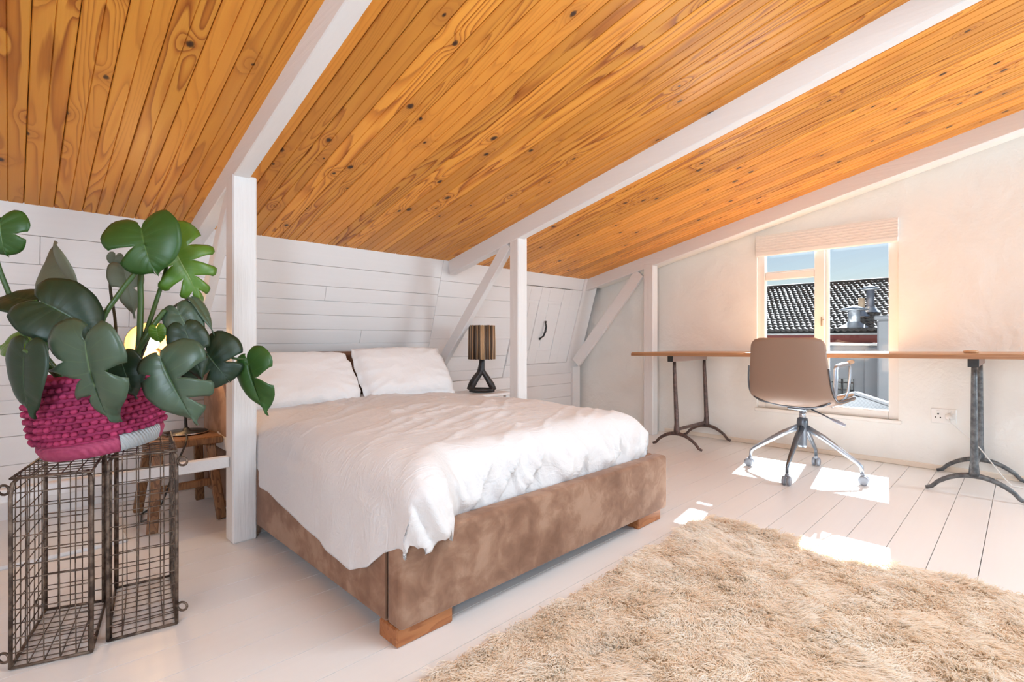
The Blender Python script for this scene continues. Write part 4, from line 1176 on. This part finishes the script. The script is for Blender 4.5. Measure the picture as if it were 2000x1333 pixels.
petiole([(150, 785, 1.58), (90, 700, 1.58), (62, 670, 1.595), (56, 668, 1.6)], 0.0035)
petiole([(170, 785, 1.60), (170, 640, 1.64), (150, 580, 1.64), (135, 552, 1.622)], 0.0045)

# ------------------------------------------------------------------ shaggy rug
RXa, RXb, RYa, RYb = 0.42, 2.475, -0.45, 1.105
rug = thing('shag_rug', 'cream long pile sheepskin rug on the floor at the foot of the bed', 'rug', ((RXa + RXb) / 2, (RYa + RYb) / 2, 0))
M_wool = mat('cream_wool', (0.8, 0.7, 0.58), 0.85); t = NT(M_wool)
an = t.new('ShaderNodeAttribute', attribute_name='tone')
wc = t.ramp(an.outputs['Fac'], [(0.0, (0.88, 0.74, 0.58)), (0.5, (0.95, 0.86, 0.74)), (1.0, (0.97, 0.93, 0.87))])
t.color(wc)
tl_ = t.new('ShaderNodeBsdfTranslucent'); t.L(wc, tl_.inputs['Color'])
mx_ = t.new('ShaderNodeMixShader'); mx_.inputs[0].default_value = 0.4
t.L(t.b.outputs[0], mx_.inputs[1]); t.L(tl_.outputs[0], mx_.inputs[2]); t.L(mx_.outputs[0], t.n['Material Output'].inputs[0])
obj('backing', MB().box((RXa, RYa, 0.001), (RXb, RYb, 0.012), 0.004), mat('rug_backing', (0.80, 0.70, 0.58), 0.9), rug)
def pile():
    dens = 8600
    area_ = (RXb - RXa) * (RYb - RYa)
    n = int(dens * area_)
    x = rng.uniform(RXa, RXb, n); y = rng.uniform(RYa, RYb, n)
    # full density where the photograph looks
    dep = FWD[0] * x + FWD[1] * y; lat = RGT[0] * x + RGT[1] * y
    inview = (dep > 1.2) & (np.abs(lat) < 1.12 * dep)
    keep = inview | (rng.uniform(0, 1, n) < 0.4)          # sparser, coarser pile where the photograph does not look
    coarse = np.where(inview, 1.0, 1.9)[keep]
    x, y = x[keep], y[keep]; n = len(x)
    ang = 3.5 + 1.6 * fbm(x * 4, y * 4, 51, 2) + 1.5 * fbm(x * 12, y * 12, 52, 2)
    ln = rng.uniform(0.032, 0.054, n) * (0.95 + 0.35 * fbm(x * 12, y * 12, 53, 2))
    lean = np.clip(0.95 + 0.6 * fbm(x * 15, y * 15, 54, 2), 0.45, 1.15)
    tone = np.clip(0.55 + 0.35 * fbm(x * 9, y * 9, 55, 3) + rng.normal(0, 0.18, n), 0, 1)
    ns = 8
    N = n * ns
    rx = np.repeat(x, ns) + rng.normal(0, 0.0075, N); ry = np.repeat(y, ns) + rng.normal(0, 0.0075, N)
    a = np.repeat(ang, ns) + rng.normal(0, 0.28, N); L = np.repeat(ln, ns) * rng.uniform(0.75, 1.12, N)
    le = np.clip(np.repeat(lean, ns) + rng.normal(0, 0.12, N), 0.2, 1.3)
    tn = np.clip(np.repeat(tone, ns) + rng.normal(0, 0.10, N), 0, 1)
    # strands gather towards the lock's tip
    cx, cy = np.repeat(x, ns), np.repeat(y, ns)
    segs = 4
    hw = np.array([0.0012, 0.0013, 0.0011, 0.0005])
    cs_ = np.repeat(coarse, ns)
    wave = rng.uniform(-1, 1, N) * 0.005
    dirx, diry = np.cos(a), np.sin(a)
    V = np.zeros((N, segs, 3), np.float32)
    px_, py_, pz_ = rx.copy(), ry.copy(), np.full(N, 0.008)
    for s in range(segs):
        f = s / (segs - 1)
        if s:
            th = np.clip(le * (0.35 + 1.15 * f), 0, 1.62)
            st = L / (segs - 1)
            px_ = px_ + dirx * np.sin(th) * st - diry * wave * (1 if s % 2 else -1) + (cx - rx) * 0.12
            py_ = py_ + diry * np.sin(th) * st + dirx * wave * (1 if s % 2 else -1) + (cy - ry) * 0.12
            pz_ = np.maximum(pz_ + np.cos(th) * st, 0.010)
        V[:, s] = np.stack([px_, py_, pz_], -1)
    hc = bpy.data.hair_curves.new('pile')
    hc.add_curves([segs] * N)
    hc.attributes['position'].data.foreach_set('vector', V.ravel()) if 'position' in hc.attributes else hc.points.foreach_set('position', V.ravel())
    ra = hc.attributes.get('radius') or hc.attributes.new('radius', 'FLOAT', 'POINT')
    ra.data.foreach_set('value', (hw[None, :] * cs_[:, None]).astype(np.float32).ravel())
    at_ = hc.attributes.new('tone', 'FLOAT', 'CURVE')
    at_.data.foreach_set('value', tn.astype(np.float32))
    return hc
obj('pile', pile(), M_wool, rug, kind='stuff')

# ------------------------------------------------------------------ what stands outside the window
M_tile = iron('grey_roof_tile', (0.020, 0.019, 0.019), (0.045, 0.042, 0.041), 0.85, 0.0)
M_out = mat('grey_render', (0.16, 0.165, 0.18), 0.9)
hs = thing('neighbour_house', 'neighbouring house with grey tiled roof and red fascia outside the window', 'house', (9.6, 2.2, -2.5))
EX, EZ, RXh, RZh = 9.0, 1.02, 10.8, 1.90
obj('fascia', MB().box((9.03, -3, 0.80), (9.07, 6, 0.962)), mat('dull_red_fascia', (0.13, 0.030, 0.026), 0.9), hs)
obj('wall', MB().box((9.12, -3, -2.5), (9.4, 6, 0.955)), M_out, hs)
obj('roof', MB().prism([(EX, EZ - 0.05), (RXh, RZh - 0.05), (RXh, RZh - 0.2), (EX + 0.08, EZ - 0.055)], 1, -3, 6).prism([(RXh + 0.002, RZh - 0.05), (13, 0.9), (13, 0.8), (RXh + 0.002, RZh - 0.2)], 1, -3, 6), mat('roof_felt', (0.03, 0.03, 0.03), 0.9), hs)
tiles = MB()
rows, tw = 19, 0.085
sl = Vector((RXh - EX, 0, RZh - EZ)); sL = sl.length; sd = sl.normalized(); nrm = Vector((-sd.z, 0, sd.x))
for r in range(rows):
    p = Vector((EX, 0, EZ)) + sd * (sL * r / rows)
    ysteps = np.arange(0.6, 4.4, tw / 3)
    vs = []
    for y in ysteps:
        h = 0.012 * (1 + math.cos(2 * math.pi * (y / tw + 0.5 * (r % 2))))
        a = p + nrm * (0.035 + h); b = p + sd * (sL / rows) + nrm * (0.006 + h)
        vs += [(a.x - 0.0, y, a.z - 0.045), (a.x, y, a.z), (b.x, y, b.z)]
    tiles.add(vs, grid_faces(len(ysteps), 3), 0, False)
obj('roof_tiles', tiles, M_tile, hs, kind='stuff')
obj('ridge_capping', MB().tube([(RXh, -1, RZh + 0.01), (RXh, 6, RZh + 0.01)], 0.055, 10), M_tile, hs)
obj('gutter', MB().box((8.97, -3, 0.957), (9.028, 6, 0.985), 0.008), mat('grey_gutter', (0.30, 0.30, 0.30), 0.6), hs)
M_flue = mat('galvanised_flue', (0.55, 0.57, 0.60), 0.35, 0.8)
def flue(px, y_top, y_bot, d, r, label, cap=True, m=None):
    p0, p1 = at(px, y_bot, d), at(px, y_top, d)
    f = thing('roof_flue', label, 'flue', p0, 'flues on the neighbouring roof')
    p0.z = min(p0.z, p0.z)
    obj('pipe', MB().tube([(p1.x, p1.y, p0.z), (p1.x, p1.y, p1.z)], r, 12), m or M_flue, f)
    if cap:
        obj('cowl', MB().lathe([(r * 1.1, -0.06), (r * 2.3, -0.05), (r * 2.3, -0.035), (r * 0.6, 0.01), (0.004, 0.02)], p1, 14), M_flue, f)
    obj('flashing', MB().lathe([(r * 2.6, 0.0), (r * 1.2, 0.07), (r * 1.02, 0.09)], (p1.x, p1.y, p0.z + 0.01), 14, cap=False), M_flue, f)
flue(1668, 600, 642, 7.64, 0.080, 'short galvanised flue low on the tiled roof outside')
flue(1683, 583, 620, 7.86, 0.045, 'tan clay flue pipe in the middle of the tiled roof outside', False, mat('clay_pipe', (0.42, 0.30, 0.2), 0.7))
flue(1700, 560, 612, 7.90, 0.055, 'tall dark flue with a wide cowl high on the tiled roof outside', True, mat('dark_flue', (0.10, 0.11, 0.14), 0.5, 0.4))
ob = MB().box((8.0, 1.02, -2.5), (8.45, 1.345, 1.14), 0.02)
ch2 = thing('chimney_stack', 'pale square chimney stack at the right edge of the window view', 'chimney', (8.2, 1.2, -2.5))
obj('shaft', ob, M_out, ch2)
obj('chimney_cap', MB().box((7.97, 0.99, 1.141), (8.48, 1.375, 1.20), 0.015), M_out, ch2)
yd = thing('rear_annex', 'pale grey rendered annex with a barred window below the tiled roof', 'building', (8.6, 2, -2.5))
ax = MB().box((8.5, 1.352, -2.5), (8.78, 6, 0.80))
obj('wall', ax, M_out, yd)
obj('parapet_coping', MB().box((8.44, 1.352, 0.801), (8.82, 6, 0.84), 0.008), M_winframe, yd)
obj('pilaster', MB().box((8.42, 1.40, -2.5), (8.499, 1.56, 0.78), 0.01), M_out, yd)
obj('window_recess', MB().box((8.46, 1.70, -0.10), (8.4985, 2.05, 0.33), 0.0), mat('dark_glass', (0.05, 0.055, 0.06), 0.2), yd)
for k in range(4):
    obj('window_bar', MB().tube([(8.44, 1.74 + 0.09 * k, -0.10), (8.44, 1.74 + 0.09 * k, 0.33)], 0.010, 6), M_black, yd)
for k in range(4):
    obj('window_bar', MB().tube([(8.45, 1.70, -0.04 + 0.105 * k), (8.45, 2.05, -0.04 + 0.105 * k)], 0.008, 6), M_black, yd)
pp = MB().tube([at(1689, 673, 8.15), at(1689, 655, 8.15)], 0.045, 10)
vp = thing('vent_pipe', 'short white vent pipe standing up from the annex parapet', 'pipe', (at(1689, 673, 8.15)))
obj('pipe', pp, M_winframe, vp)
lean = thing('lean_to_roof', 'corrugated sheet lean-to roof below the window', 'roof', (6.2, 1.5, 0.0))
def lz(y): return 0.33 - 0.32 * abs(y - 1.223)
crs = MB(); xs_ = np.arange(4.95, 6.2, 0.019)
vs = []
for x in xs_:
    zc = 0.018 * math.cos(2 * math.pi * x / 0.076)
    vs += [(x, y, lz(y) + zc - 0.02) for y in (0.45, 1.223, 1.9)]
crs.add(vs, grid_faces(len(xs_), 3), 0, True)
co = obj('corrugated_sheet', crs, mat('zinc_sheet', (0.035, 0.037, 0.042), 0.85, 0.0, 0.1), lean)
sd_ = co.modifiers.new('thick', 'SOLIDIFY'); sd_.thickness = 0.004
for ya, yb in ((1.223, 0.45), (1.223, 1.9)):
    obj('verge_flashing', MB().beam((6.2, ya, lz(ya) + 0.01), (6.2, yb, lz(yb) + 0.01), 0.10, 0.03, (0, 0, 1), 0.005), M_out, lean)
obj('wall', MB().prism([(0.47, -2.5), (0.47, lz(0.47) - 0.06), (1.223, lz(1.223) - 0.06), (1.88, lz(1.88) - 0.06), (1.88, -2.5)], 0, 5.0, 6.15), M_out, lean)
struct('ground', MB().box((4.9, -6, -2.7), (20, 12, -2.51)), mat('yard_concrete', (0.35, 0.34, 0.33), 0.9))
